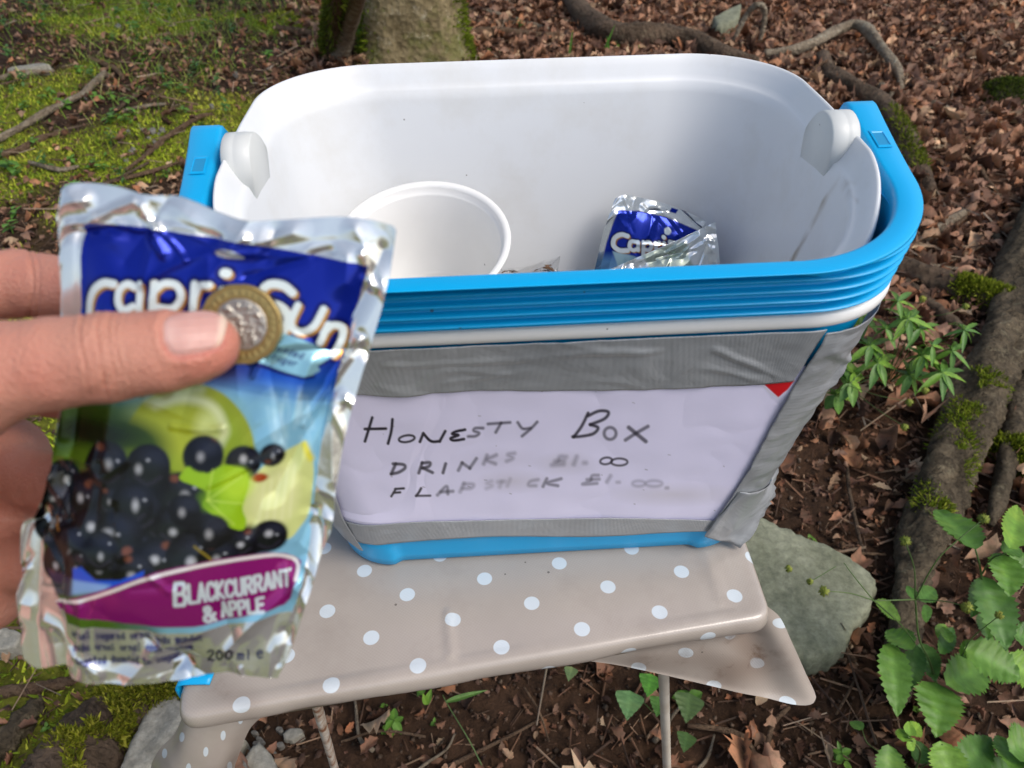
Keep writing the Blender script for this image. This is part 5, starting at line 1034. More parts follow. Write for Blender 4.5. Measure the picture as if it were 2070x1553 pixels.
def mosson(P, R_, n, seed, parent, a0=0, a1=1, s=.012, cl=((.13, .17, .012), (.08, .11, .012), (.19, .22, .02)), side=1.2, patch_=0.0):
    """moss tufts growing on a branch, as a part of it"""
    r = np.random.RandomState(seed); Pc = catmull(P, 80); Rc = np.interp(np.linspace(0, 1, 80), np.linspace(0, 1, len(R_)), R_); t = ((a0+(a1-a0)*r.rand(n))*79).astype(int); T = np.gradient(Pc, axis=0)[t]; T /= np.linalg.norm(T, axis=1)[:, None]
    A = np.cross(T, [0, 0, 1.0]); A /= np.linalg.norm(A, axis=1)[:, None]; B_ = np.cross(A, T); th = r.randn(n)*side*.6; D = A*np.sin(th)[:, None]+B_*np.cos(th)[:, None]
    X_ = Pc[t]+T*(r.rand(n, 1)-.5)*.02+D*(Rc[t]*.97)[:, None]
    if patch_: kp = snoise(X_[:, 0]*40, X_[:, 1]*40, X_[:, 2]*40, seed) > patch_; X_, D, T = X_[kp], D[kp], T[kp]; n = len(X_)
    D2 = D+r.randn(n, 3)*.45; D2 /= np.linalg.norm(D2, axis=1)[:, None]; U2 = np.cross(D2, r.randn(n, 3)); U2 /= np.linalg.norm(U2, axis=1)[:, None]; W2 = np.cross(D2, U2); R3 = np.stack([U2, W2, D2], 2)
    V = np.einsum('nij,kj->nki', R3, mb)*(s*(.5+r.rand(n)))[:, None, None]+X_[:, None]; Fq = (mf_[None]+(np.arange(n)*5)[:, None, None]).reshape(-1, 3); tint = np.repeat(np.array(cl)[r.randint(len(cl), size=n)]*(.6+.7*r.rand(n, 1)), 5, 0)
    o = mk('moss_tuft', local(V.reshape(-1, 3), parent.location), Fq, M['moss'], parent, col=tint); o['kind'] = 'stuff'; return o
R1, P1, W1 = branch('tree_root', 'thick rough brown root running down beside the leafy plant', 'root', [(2120, 380), (2068, 500), (2050, 620), (2015, 720), (1965, 830), (1915, 950), (1868, 1080), (1838, 1190), (1822, 1300), (1815, 1420)], [70, 72, 82, 96, 102, 100, 82, 66, 54, 40], M['root'], .02, .26, 140, 30, 2)
mosson(P1, W1, 5200, 3, R1, .42, .66, .008, side=.9, patch_=.02, cl=((.17, .23, .015), (.11, .16, .012), (.24, .27, .03)))
R2, P2, W2 = branch('tree_root', 'thin root branching off the thick root by the moss mound', 'root', [(2110, 690), (2075, 770), (2050, 850), (2035, 930), (2018, 1010), (2000, 1060)], [46, 46, 42, 38, 34, 20], M['root'], .03, .14, 60, 18, 5)
R3_, P3, W3 = branch('fallen_branch', 'short dark log with a bright mossy end beside the white rim band', 'branch', [(1790, 540), (1850, 562), (1910, 585), (1960, 604), (2020, 625), (2060, 640)], [44, 52, 56, 60, 62, 50], M['dark'], .012, .12, 60, 20, 6)
mosson(P3, W3, 2600, 5, R3_, .48, .88, .013, cl=((.20, .25, .015), (.13, .17, .012), (.26, .29, .03)))
R4, P4, W4 = branch('fallen_branch', 'thick brown branch lying behind the back rim of the cool box', 'branch', [(1140, -10), (1165, 22), (1195, 55), (1235, 76), (1290, 84), (1350, 82), (1400, 92), (1470, 118), (1530, 130)], [44, 44, 46, 50, 52, 46, 42, 34, 20], M['dark'], .03, .12, 90, 18, 8)
branch('fallen_branch', 'pale lichened branch with a sharp bend among the dead leaves', 'branch', [(1545, 112), (1590, 108), (1640, 92), (1690, 66), (1725, 54), (1752, 66), (1785, 104), (1815, 150), (1822, 190)], [16, 20, 20, 20, 20, 24, 20, 18, 12], M['pale'], .03, .14, 90, 12, 9, hts=[.02, .03, .05, .07, .08, .08, .06, .04, .01])
branch('fallen_branch', 'thin hooped branch standing up above the dead leaves', 'branch', [(1478, 96), (1495, 58), (1512, 28), (1530, 12), (1545, 22), (1542, 60), (1532, 100)], [8, 10, 11, 12, 12, 10, 8], M['pale'], .03, .1, 70, 10, 10, hts=[.0, .08, .14, .18, .16, .08, .0])
R7, P7, W7 = branch('fallen_branch', 'curved dark branch with moss passing behind the blue handle', 'branch', [(1660, 118), (1672, 150), (1700, 172), (1745, 196), (1790, 232), (1825, 290), (1850, 345), (1880, 392)], [26, 34, 38, 38, 42, 46, 44, 26], M['dark'], .02, .13, 90, 18, 11)
mosson(P7, W7, 900, 7, R7, .60, .90, .012, side=.9)
branch('fallen_branch', 'straight cut stick pointing at the corner of the blue handle', 'branch', [(1868, 484), (1905, 458), (1945, 434)], [20, 20, 18], M['pale'], .015, .05, 30, 12, 12)
R9, P9, W9 = branch('fallen_branch', 'long pale stick lying across the moss', 'branch', [(-20, 292), (40, 262), (90, 232), (128, 212), (168, 192), (190, 172), (214, 150)], [13, 14, 15, 12, 12, 15, 12], M['pale'], .015, .12, 70, 10, 13)
branch('fallen_branch', 'reddish decayed stick under the long pale stick', 'branch', [(-20, 320), (40, 305), (85, 282), (130, 268)], [12, 14, 13, 6], M['twig'], .008, .15, 40, 10, 14)
for k, (pts, wp, lb, ml) in enumerate((
  ([(945, 18), (1000, 30), (1060, 48), (1130, 66)], [9, 11, 12, 6], 'grey stick just right of the tree foot', 'pale'), ([(940, 72), (1010, 70), (1090, 78), (1160, 74)], [20, 22, 20, 12], 'rotten brown stick behind the back rim right of the tree', 'twig'),
  ([(950, 48), (1020, 46), (1090, 40)], [8, 9, 6], 'thin dark stick between two sticks right of the tree', 'dark'), ([(1780, 178), (1802, 200), (1812, 245)], [18, 26, 22], 'split pale stub of wood at the end of the bent branch', 'pale'),
  ([(1838, 205), (1890, 212), (1940, 232)], [10, 12, 8], 'pale stick right of the split stub of wood', 'pale'), ([(1815, 250), (1850, 272), (1880, 286)], [8, 10, 8], 'short pale stick close above the mossy curved branch', 'pale'),
  ([(1980, 390), (1950, 440), (1900, 478)], [7, 9, 6], 'thin twig crossing the straight cut stick', 'twig'), ([(2010, 470), (2028, 530), (2040, 600)], [16, 18, 12], 'stub of bark beside the upper end of the thick root', 'root'),
  ([(1965, 300), (1990, 360), (2040, 420)], [9, 11, 7], 'greyish twig in the litter above the thick root', 'twig'), ([(560, 60), (610, 68), (665, 76)], [14, 16, 10], 'brown stick left of the tree foot', 'twig'),
  ([(0, 160), (60, 150), (110, 145)], [10, 16, 8], 'flat grey stick near the grass edge', 'pale'), ([(180, 120), (230, 140), (250, 160)], [10, 12, 6], 'brown twig lying over the grass edge', 'twig'),
  ([(210, 245), (260, 205), (300, 180)], [7, 8, 6], 'dark twig above the seedlings on the moss', 'dark'), ([(250, 225), (300, 215), (335, 212)], [6, 8, 6], 'tan twig pointing at the cool box rim', 'pale'),
  ([(290, 320), (330, 285), (400, 240), (430, 232)], [9, 11, 10, 6], 'reddish twig above the raised blue handle arm', 'twig'), ([(255, 345), (330, 290)], [7, 8], 'thin reddish twig beside the stony patch', 'twig'),
  ([(60, 330), (120, 345), (160, 338)], [9, 11, 7], 'pale stick above the mossy cushion', 'pale'), ([(200, 375), (300, 350), (360, 330)], [7, 9, 6], 'brown twig above the top edge of the large pouch', 'twig'),
  ([(150, 400), (220, 372), (300, 330)], [5, 8, 5], 'slender twig beside the top corner of the large pouch', 'dark'), ([(690, 1500), (770, 1478), (860, 1490)], [5, 6, 5], 'thin twig on the soil right of the rusty table leg', 'twig'),
  ([(1060, 1390), (1090, 1440), (1110, 1500)], [4, 5, 4], 'hair thin twig on the dark soil between the table legs', 'twig'), ([(1595, 1430), (1560, 1470), (1545, 1553)], [8, 11, 9], 'curved twig under the tip of the tablecloth', 'twig'),
  ([(1390, 1468), (1450, 1475), (1500, 1490), (1530, 1530)], [9, 12, 13, 8], 'bent brown twig left of the curved twig under the cloth tip', 'twig'), ([(1735, 1360), (1715, 1400), (1690, 1445)], [4, 6, 5], 'fine twig right of the large flat stone', 'twig'),
  ([(1712, 940), (1716, 990), (1730, 1060), (1745, 1120)], [7, 8, 9, 5], 'upright dark twig above the flat stone', 'dark'), ([(1665, 1110), (1720, 1118), (1790, 1122)], [6, 7, 5], 'thin twig lying between flat stone and root', 'twig'),
  ([(1830, 575), (1900, 640), (1980, 700)], [22, 30, 24], 'dark decayed stick under the leafy sprig', 'dark'), ([(1850, 530), (1930, 545), (2000, 548)], [6, 8, 5], 'light straight twig above the short dark log', 'pale'))):
    branch('twig', lb, 'twig', pts, wp, M[ml], .012, .1, 30, 9, 20+k, 'sticks and twigs on the woodland floor')
r = np.random.RandomState(77); kk = 0
for k in range(120):       # twigs of the litter
    x, y = r.rand()*2070, (r.rand()**.8)*1553
    if 330 < x < 1900 and 60 < y < 1300: continue
    if y > 900 and x < 60: continue
    P_ = gr(x, y); a = r.rand()*3.14; L_ = .04+.13*r.rand(); pts = []
    for s in (-1, -.3, .4, 1): q = P_[:2]+np.array([math.cos(a), math.sin(a)])*L_/2*s+r.randn(2)*L_*.05; pts.append(np.array([q[0], q[1], float(gh(*q))+.008+.004*r.rand()]))
    V, Fq = tube(pts, [.0022+.002*r.rand(), .0015], 16, 7, .12, k); o = mk('twig', local(V, P_), Fq, M['twig' if k % 3 else 'pale']); o.location = P_; tag(o, 'slim bare twig a few centimetres long lying loose in the litter', 'twig', 'loose slim twigs')
# mossy log and bark at the lower left
def gl(x, y, h=0): return g3(x, y, h)
LGo, LP_, LW_ = branch('rotten_log', 'rotten brown log with a mossy top left of the hanging cloth corner', 'log', [(60, 1720), (150, 1590), (215, 1500), (300, 1430), (400, 1392), (480, 1370)], [190, 176, 150, 124, 104, 80], M['dark'], .0, .12, 110, 30, 31)
mosson(LP_, LW_, 9000, 33, LGo, .22, .86, .011, cl=((.22, .24, .015), (.13, .15, .012), (.32, .31, .04)), side=1.0, patch_=-.05)
branch('bark_piece', 'long splinter of brown bark at the lower left edge', 'bark', [(-20, 1540), (30, 1490), (70, 1440), (88, 1410)], [60, 56, 44, 14], M['root'], .0, .2, 40, 14, 35)
branch('bark_piece', 'tan splinter of wood across the soil below the large pouch', 'bark', [(-10, 1402), (60, 1396), (130, 1382), (160, 1374)], [22, 26, 22, 8], M['twig'], .005, .22, 40, 12, 36)
# moss mounds on the right
def mound(name, label, x, y, rx, ry, hgt, nm, seed, cl, mat_=None):
    c_ = g3(x, y); d = (c_-CAM)@FW; a, b_ = rx*d/F, ry*d/F; n1, n2 = 40, 40; U, W_ = np.meshgrid(np.linspace(0, 2*np.pi, n1, endpoint=False), np.linspace(0, 1, n2), indexing='ij'); k = 1+.18*np.sin(3*U+seed)+.1*np.sin(5*U+2*seed)
    X_ = np.cos(U)*W_*a*k; Y_ = np.sin(U)*W_*b_*k; Z_ = hgt*(1-W_**2)**.8+.12*hgt*snoise(X_*40, Y_*40, 0, seed)*(1-W_)-.008
    o = mk(name, np.stack([X_, Y_, Z_], -1).reshape(-1, 3), gridf(n1, n2, True), mat_ or M['root']); o.location = c_; tag(o, label, 'moss'); r = np.random.RandomState(seed); t = r.rand(nm)**.5; u = r.rand(nm)*6.283; k = 1+.18*np.sin(3*u+seed)+.1*np.sin(5*u+2*seed); x_, y_ = np.cos(u)*t*a*k, np.sin(u)*t*b_*k; z_ = hgt*(1-t**2)**.8+.12*hgt*snoise(x_*40, y_*40, 0, seed)*(1-t)-.006
    V = np.einsum('nij,kj->nki', rots(nm, .6, r), mb)*(.006+.010*r.rand(nm))[:, None, None]+np.stack([x_, y_, z_], 1)[:, None]; tint = np.repeat(np.array(cl)[r.randint(len(cl), size=nm)]*(.5+.9*r.rand(nm, 1)), 5, 0); q = mk('moss_tuft', V.reshape(-1, 3), (mf_[None]+(np.arange(nm)*5)[:, None, None]).reshape(-1, 3), M['moss'], o, col=tint); q['kind'] = 'stuff'
gcl = ((.22, .27, .015), (.14, .19, .012), (.30, .34, .03), (.08, .10, .01))
mound('moss_mound', 'bright green moss mound right of the thin root', 2062, 950, 70, 90, .07, 7000, 51, gcl); mound('moss_mound', 'dark green moss clump in the brown leaves above the thick root', 2050, 205, 75, 55, .09, 5000, 52, ((.06, .09, .012), (.09, .12, .012), (.04, .06, .01)))
# ---- stones
def stonem(name, c1, c2, sc_=9): 
    m, nt, b = newmat(name); n = nz(nt, sc_, 9, .72); r = ramp(nt, n.outputs[0], [(.3, c1), (.5, tuple(.6*a+.4*b_ for a, b_ in zip(c1, c2))), (.72, c2)]); n2 = nz(nt, sc_*6, 6, .7); r2 = ramp(nt, n2.outputs[0], [(.35, (.65, .65, .65)), (.7, (1.2, 1.2, 1.2))]); mm = nt.nodes.new('ShaderNodeMix'); mm.data_type = 'RGBA'; mm.blend_type = 'MULTIPLY'; mm.inputs[0].default_value = 1; nt.links.new(r.outputs[0], mm.inputs[6]); nt.links.new(r2.outputs[0], mm.inputs[7]); nt.links.new(mm.outputs[2], b.inputs['Base Color']); b.inputs['Roughness'].default_value = .8; bump(nt, b, n2.outputs[0], .5, .004); return m
M['slab'] = stonem('greenish_stone', (.14, .15, .09), (.30, .31, .22), 16); M['stone'] = stonem('pale_stone', (.24, .22, .17), (.44, .42, .36), 18)
M['pebble'] = stonem('grey_pebble', (.13, .12, .10), (.28, .26, .23), 30)
def stone(label, outl, hgt, m, seed=1, sub=40, tilt=0.0, group=None, name='stone', cat='stone'):
    W_ = np.array([g3(x, y)[:2] for x, y in outl]); c_ = W_.mean(0); o = catmull(np.vstack([W_, W_[:1]]), sub*2)[:-1] if len(outl) > 5 else catmull(np.vstack([W_, W_[:1]]), sub)[:-1]
    lin_ = resample(np.vstack([W_, W_[:1]]), len(o)); o = .3*o+.7*lin_; o = o-c_; n = len(o); r = np.random.RandomState(seed); o *= (1+.02*r.randn(n))[:, None]; loops = []
    for s, z in ((1.0, -.02), (1.02, .25*hgt), (1.0, .75*hgt), (.975, .93*hgt), (.94, 1.0*hgt), (.8, 1.02*hgt), (.6, 1.03*hgt), (.4, 1.0*hgt), (.2, 1.02*hgt), (.05, 1.02*hgt)):
        q = o*s; zz = z+.10*hgt*snoise(q[:, 0]*30, q[:, 1]*30, s*3, seed)*(s < 1)+tilt*q[:, 0]*(z > 0); loops.append(np.c_[q, zz])
    V, Fq = loft(loops, True, True); loc = (c_[0], c_[1], float(gh(*c_))); ob = mk(name, V, Fq, m); ob.location = loc; tag(ob, label, cat, group); return ob
stone('large flat greenish stone on the ground right of the table corner', [(1475, 1010), (1512, 1062), (1570, 1098), (1640, 1128), (1700, 1160), (1752, 1198), (1762, 1222), (1738, 1270), (1700, 1322), (1665, 1368), (1640, 1380), (1560, 1376), (1480, 1340), (1440, 1200), (1445, 1080)], .045, M['slab'], 5, 60)
stone('pale angular stone behind the hanging left corner of the cloth', [(330, 1445), (372, 1436), (400, 1470), (380, 1530), (330, 1590), (262, 1600), (290, 1520)], .05, M['stone'], 6)
stone('beige angular stone right of the hanging left corner of the cloth', [(470, 1500), (492, 1498), (508, 1520), (480, 1550), (440, 1575), (440, 1530)], .03, M['stone'], 7)
stone('light pointed stone with green weed left of the rusty leg', [(520, 1528), (535, 1518), (560, 1548), (575, 1580), (500, 1590), (500, 1560)], .03, M['stone'], 8)
stone('cream oval pebble close to the rusty table leg', [(575, 1492), (590, 1482), (612, 1482), (616, 1492), (596, 1506), (578, 1504)], .014, M['stone'], 9)
stone('pale flat stone poking out left of the large pouch', [(-30, 1300), (20, 1288), (60, 1300), (50, 1330), (10, 1336), (-40, 1330)], .03, M['stone'], 10)
stone('wedge of greenish rock above the back rim near the hooped branch', [(1438, 66), (1470, 48), (1495, 34), (1490, 62), (1470, 82), (1445, 86)], .07, M['slab'], 11)
stone('flat grey stone among grass at the left edge', [(20, 152), (60, 142), (95, 144), (110, 152), (70, 156), (25, 160)], .025, M['stone'], 12)
r = np.random.RandomState(5)
for k in range(34):
    if k < 12: x, y = 480+r.rand()*110, 1480+r.rand()*60; s = 4+r.rand()*6
    elif k < 24: x, y = 215+r.rand()*150, 255+r.rand()*75; s = 3+r.rand()*5
    else: x, y = 60+r.rand()*560, 50+r.rand()*420; s = 4+r.rand()*5
    o_ = [(x+s*(.8+.4*r.rand())*math.cos(t), y+.7*s*(.8+.4*r.rand())*math.sin(t)) for t in np.linspace(0, 6.28, 7)[:-1]]
    stone('little rounded grey pebble bedded in the woodland soil', o_, .006+.005*r.rand(), M['pebble'], 60+k, 12, 0, 'small pebbles', 'pebble', 'pebble')
# ---- trees
def tree(label, x, y, wpx, m, mosscl, lean, seed, hgt=5.5, crown=True, n_moss=6000):
    """trunk, limbs and a leafy crown high above the picture"""
    b_ = g3(x, y); d = (b_-CAM)@FW; R_ = wpx*d/F/2; b_ = b_-np.array([0, 0, .05]); root = thing('broadleaf_tree', label, 'tree', tuple(b_)); r = np.random.RandomState(seed); n1, n2 = 120, 64
    s = np.linspace(0, 1, n1)**1.6; th = np.linspace(0, 2*np.pi, n2, endpoint=False); S_, T__ = np.meshgrid(s, th, indexing='ij'); z = S_*hgt; rad = R_*(1-.55*S_)*(1+.45*np.exp(-z/.09)*(1+.45*np.cos(4*T__+seed)))*(1+.035*np.sin(5*T__+z*2)+.02*snoise(np.cos(T__)*3, np.sin(T__)*3, z*5, seed))
    V = np.stack([rad*np.cos(T__)+lean[0]*z, rad*np.sin(T__)+lean[1]*z, z], -1).reshape(-1, 3); mk('trunk', V, gridf(n2, n1, True) if False else [(i*n2+j, i*n2+(j+1) % n2, (i+1)*n2+(j+1) % n2, (i+1)*n2+j) for i in range(n1-1) for j in range(n2)], m, root)
    if n_moss:
        th = r.choice([3.5, 6.1, 3.0], n_moss)+r.randn(n_moss)*.28; z = (r.rand(n_moss)**1.5)*1.6; rad = R_*(1-.55*z/hgt)*(1+.45*np.exp(-z/.09)*(1+.45*np.cos(4*th+seed))); X_ = np.stack([rad*np.cos(th)+lean[0]*z, rad*np.sin(th)+lean[1]*z, z], 1); D2 = np.stack([np.cos(th), np.sin(th), .2+0*th], 1)+r.randn(n_moss, 3)*.5; D2 /= np.linalg.norm(D2, axis=1)[:, None]; U2 = np.cross(D2, r.randn(n_moss, 3)); U2 /= np.linalg.norm(U2, axis=1)[:, None]; R3 = np.stack([U2, np.cross(D2, U2), D2], 2)
        V = np.einsum('nij,kj->nki', R3, mb)*(.012+.02*r.rand(n_moss))[:, None, None]+X_[:, None]; tint = np.repeat(np.array(mosscl)[r.randint(len(mosscl), size=n_moss)]*(.6+.8*r.rand(n_moss, 1)), 5, 0); q = mk('moss_tuft', V.reshape(-1, 3), (mf_[None]+(np.arange(n_moss)*5)[:, None, None]).reshape(-1, 3), M['moss'], root, col=tint); q['kind'] = 'stuff'
    if crown:
        cen = []; 
        for k in range(9):
            a = k*2.4+r.rand(); z0 = hgt*(.5+.05*k); L_ = 1.3+1.1*r.rand(); e = np.array([math.cos(a)*L_, math.sin(a)*L_, z0+.7+.6*r.rand()]); p0 = np.array([lean[0]*z0, lean[1]*z0, z0]); V, Fq = tube([p0, (p0+e)/2+r.randn(3)*.15, e], [R_*.3, R_*.2, .02], 24, 8, .06, k); mk('limb', V, Fq, m, root); cen += [e, (p0+e)/2+[0, 0, .3]]
        cen.append(np.array([0, 0, hgt+.4])); n = 7000; ci = r.randint(len(cen), size=n); P = np.array(cen)[ci]+r.randn(n, 3)*[.55, .55, .35]; tv = np.array([(-.5, 0, 0), (0, -.28, .06), (.5, 0, 0), (0, .28, .06)]); R3 = rots(n, .6, r); V = np.einsum('nij,kj->nki', R3, tv)*(.10+.08*r.rand(n))[:, None, None]+P[:, None]; tint = np.repeat(np.array([(.07, .14, .02), (.10, .18, .03), (.05, .10, .02)])[r.randint(3, size=n)], 4, 0)
        mk('crown', V.reshape(-1, 3), (np.array([[0, 1, 2, 3]])[None]+(np.arange(n)*4)[:, None, None]).reshape(-1, 4), M['leaf'], root, col=tint)
M['trunk'] = barkm('smooth_olive_bark', (.10, .075, .035), (.36, .29, .16), .45, 13, .75, (.60, .54, .40))
tree('broad smooth barked tree with moss on both sides behind the box', 842, 118, 205, M['trunk'], ((.16, .22, .012), (.10, .13, .012)), (.0, .0), 3)
branch('climbing_stem', 'grey woody stem leaning against the mossy left side of the tree', 'stem', [(690, 128), (696, 80), (712, 40), (735, -30), (750, -90)], [44, 42, 34, 30, 26], M['pale'], .0, .08, 60, 14, 61, hts=[0, .12, .25, .5, .7])
ms_o, ms_p, ms_w = branch('mossy_stump', 'narrow moss covered stump at the left foot of the tree', 'stump', [(676, 118), (672, 80), (676, 30), (682, -30)], [44, 36, 34, 30], M['dark'], .0, .1, 40, 14, 62, hts=[0, .12, .28, .5])
rr_ = np.random.RandomState(4); n = 3500; t = rr_.rand(n); Pq = catmull(ms_p, 80)[(t*79).astype(int)]; Wq = np.interp(t, np.linspace(0, 1, 4), ms_w); D = rr_.randn(n, 3); D[:, 2] *= .3; D /= np.linalg.norm(D, axis=1)[:, None]; U2 = np.cross(D, rr_.randn(n, 3)); U2 /= np.linalg.norm(U2, axis=1)[:, None]; V = np.einsum('nij,kj->nki', np.stack([U2, np.cross(D, U2), D], 2), mb)*(.012+.018*rr_.rand(n))[:, None, None]+(Pq+D*Wq[:, None])[:, None]
q = mk('moss_tuft', local(V.reshape(-1, 3), ms_o.location), (mf_[None]+(np.arange(n)*5)[:, None, None]).reshape(-1, 3), M['moss'], ms_o, col=np.repeat(np.array([(.08, .11, .012), (.12, .15, .015)])[rr_.randint(2, size=n)]*(.6+.7*rr_.rand(n, 1)), 5, 0)); q['kind'] = 'stuff'
# ================================================================== GREEN PLANTS
def leafmesh(base, tipp, wd, up, seed=0, tooth=.06, cup=.15, ns=26, nw=7, shape=1.0, curl=.08, col=(.085, .20, .035)):
    """leaf blade from base to tip (3-D points), toothed margin, folded on the midrib"""
    r = np.random.RandomState(seed); base = np.asarray(base, float); tipp = np.asarray(tipp, float); ax = tipp-base; L_ = np.linalg.norm(ax); ax /= L_; up = np.asarray(up, float); side = np.cross(up, ax); side /= np.linalg.norm(side); nn = np.cross(ax, side)
    s = np.linspace(0, 1, ns); pf = (np.sin(np.pi*s**(.62*shape))**.85); pf[0] = .03; pf[-1] = .01; v = np.linspace(-1, 1, nw)
    W_ = wd/2*pf; tt = 1+tooth*(2*((s*ns*.5) % 1)-1)*2; V = []; cc = []
    for i in range(ns):
        for j in range(nw):
            e = v[j]*W_[i]*(tt[i] if abs(v[j]) > .99 else 1); f = s[i]*L_+.12*wd*abs(v[j])*pf[i]
            V.append(base+ax*f*.96+side*e+nn*(cup*wd*(abs(v[j])**1.3)*pf[i]-curl*L_*s[i]**2+.05*wd*math.sin(s[i]*34+abs(v[j])*3)*abs(v[j])*.5+.03*wd*r.randn()*.3)); vein = .12*(1-min(1, abs(v[j])*4))+.06*(math.sin(s[i]*50-abs(v[j])*7) > .75); cc.append(np.array(col)*(1+vein*2.2)*(.92+.16*r.rand()))
    return np.array(V), gridf(ns, nw), np.array(cc)
class Plant:
    def __init__(s, name, label, cat, loc, group=None): s.t = thing(name, label, cat, tuple(loc), group); s.loc = np.asarray(loc, float)
    def leaf(s, b_, t_, wd, **k):
        up = k.pop('up', None); up = np.array([0, -.25, 1.0]) if up is None else up; V, Fq, cc = leafmesh(b_, t_, wd, up, **k); return mk('leaf', V-s.loc, Fq, M['leaf'], s.t, col=cc)
    def stem(s, pts, r0, r1, col=(.10, .17, .05), nm='stem'):
        V, Fq = tube(pts, [r0, r1], 26, 7, .03, 1); return mk(nm, V-s.loc, Fq, M['leaf'], s.t, col=np.tile(col, (len(V), 1)))
    def burr(s, p, rad, seed=1):
        r = np.random.RandomState(seed); n = 90; D = r.randn(n, 3); D /= np.linalg.norm(D, axis=1)[:, None]; U2 = np.cross(D, r.randn(n, 3)); U2 /= np.linalg.norm(U2, axis=1)[:, None]; W2 = np.cross(D, U2); V = []; Fq = []
        for k in range(n): o = len(V); V += [p+D[k]*rad*.3+U2[k]*rad*.16, p+D[k]*rad*.3-U2[k]*rad*.08+W2[k]*rad*.14, p+D[k]*rad*.3-U2[k]*rad*.08-W2[k]*rad*.14, p+D[k]*rad]; Fq += [(o, o+1, o+3), (o+1, o+2, o+3), (o+2, o, o+3)]
        mk('seed_head', np.array(V)-s.loc, Fq, M['leaf'], s.t, col=np.tile([.30, .36, .06], (len(V), 1)))
G1, G2c, G3c = (.115, .25, .04), (.08, .19, .035), (.18, .34, .045)
def ph(x, y, h): return on(x, y, 2, GZ+h)
base = ph(1905, 1420, 0); A1 = Plant('herb_bennet', 'tall leafy plant with toothed leaves and spiky seed heads right of the flat stone', 'plant', base)
def addleaves(pl, lst):
    for k, (b_, t_, w_, h, c_, *rest) in enumerate(lst):
        B_ = ph(*b_, h); T3 = ph(*t_, h-.012+.02*((k*7) % 3-1)*.5); d = (B_-CAM)@FW; pl.leaf(B_, T3, w_*d/F, seed=k, col=c_, tooth=.10 if w_ > 30 else .05, shape=rest[0] if rest else 1.0)
addleaves(A1, [((1853, 1304), (1838, 1402), 46, .12, G2c), ((1798, 1300), (1820, 1452), 66, .13, G1), ((1891, 1380), (1897, 1492), 96, .11, G1, .8), ((1912, 1385), (2006, 1340), 84, .13, G1), ((1845, 1314), (1790, 1268), 60, .14, G1), ((1900, 1322), (1932, 1262), 34, .16, G2c), ((1769, 1215), (1828, 1256), 34, .17, G3c), ((1860, 1215), (1895, 1185), 38, .24, G2c), ((1850, 1215), (1834, 1180), 24, .24, G2c), ((1868, 1222), (1876, 1262), 26, .23, G2c), ((1860, 1300), (1895, 1380), 50, .10, G2c), ((1895, 1290), (1915, 1260), 30, .15, G3c)])
stj = ph(1850, 1212, .25)
A1.stem([base, ph(1880, 1340, .12), ph(1858, 1290, .18), stj], .0016, .0011); A1.stem([stj, ph(1848, 1150, .29), ph(1830, 1095, .33)], .0010, .0006); A1.burr(ph(1830, 1094, .33), .0075, 1)
A1.stem([stj, ph(1880, 1155, .30), ph(1910, 1115, .33), ph(1985, 1052, .36)], .0010, .0006); A1.burr(ph(1988, 1049, .36), .0075, 2); A1.stem([stj, ph(1790, 1214, .26), ph(1766, 1214, .26)], .0010, .0008); A1.stem([ph(1766, 1214, .26), ph(1720, 1200, .27), ph(1668, 1195, .28)], .0008, .0005); A1.burr(ph(1665, 1195, .28), .0075, 3)
A1.stem([ph(1766, 1214, .26), ph(1730, 1170, .28), ph(1706, 1138, .29)], .0008, .0005); A1.burr(ph(1637, 1176, .27), .005, 4); A1.stem([ph(1640, 1175, .27), ph(1690, 1145, .28)], .0005, .0005); A1.burr(ph(1594, 1150, .27), .0055, 6)
A1.stem([ph(1766, 1214, .26), ph(1820, 1262, .2), ph(1850, 1300, .15)], .001, .0008); A1.stem([stj, ph(1910, 1216, .27), ph(1952, 1226, .29)], .0008, .0005); A1.burr(ph(1955, 1228, .29), .008, 5)
base = ph(2030, 1330, 0); A2 = Plant('herb_bennet', 'broad leaved plant with toothed leaves filling the lower right edge', 'plant', base)
addleaves(A2, [((1973, 1112), (1890, 1016), 84, .30, G1), ((2040, 1110), (2066, 1008), 56, .32, G3c), ((2022, 1118), (2045, 1206), 70, .28, G1), ((1985, 1165), (2044, 1318), 84, .24, G2c), ((1948, 1310), (2075, 1372), 90, .18, G1), ((1985, 1240), (2000, 1295), 40, .2, G2c), ((2040, 1120), (2090, 1180), 60, .28, G1), ((1985, 1170), (1966, 1250), 40, .22, G2c), ((1940, 1325), (1990, 1300), 40, .17, G3c), ((2030, 1330), (2100, 1380), 80, .14, G3c), ((2045, 1280), (2100, 1300), 60, .2, G2c), ((1920, 1300), (1905, 1262), 26, .17, G3c), ((2025, 1115), (2070, 1105), 44, .31, G2c)])
A2.stem([base, ph(2000, 1250, .12), ph(1985, 1170, .24), ph(1980, 1140, .28), ph(1972, 1112, .30)], .0016, .0010); A2.stem([ph(1985, 1160, .25), ph(2005, 1130, .29), ph(2035, 1118, .31)], .0012, .001); A2.stem([ph(1945, 1325, .17), ph(1965, 1290, .22), ph(2018, 1246, .28)], .0008, .0005); A2.burr(ph(2020, 1244, .28), .006, 7); A2.stem([base, ph(1990, 1330, .1), ph(1948, 1312, .17)], .0014, .001)
base = ph(1850, 1560, 0); A3 = Plant('nettle', 'low leafy plant with pale rounded top leaves at the bottom right', 'plant', base)
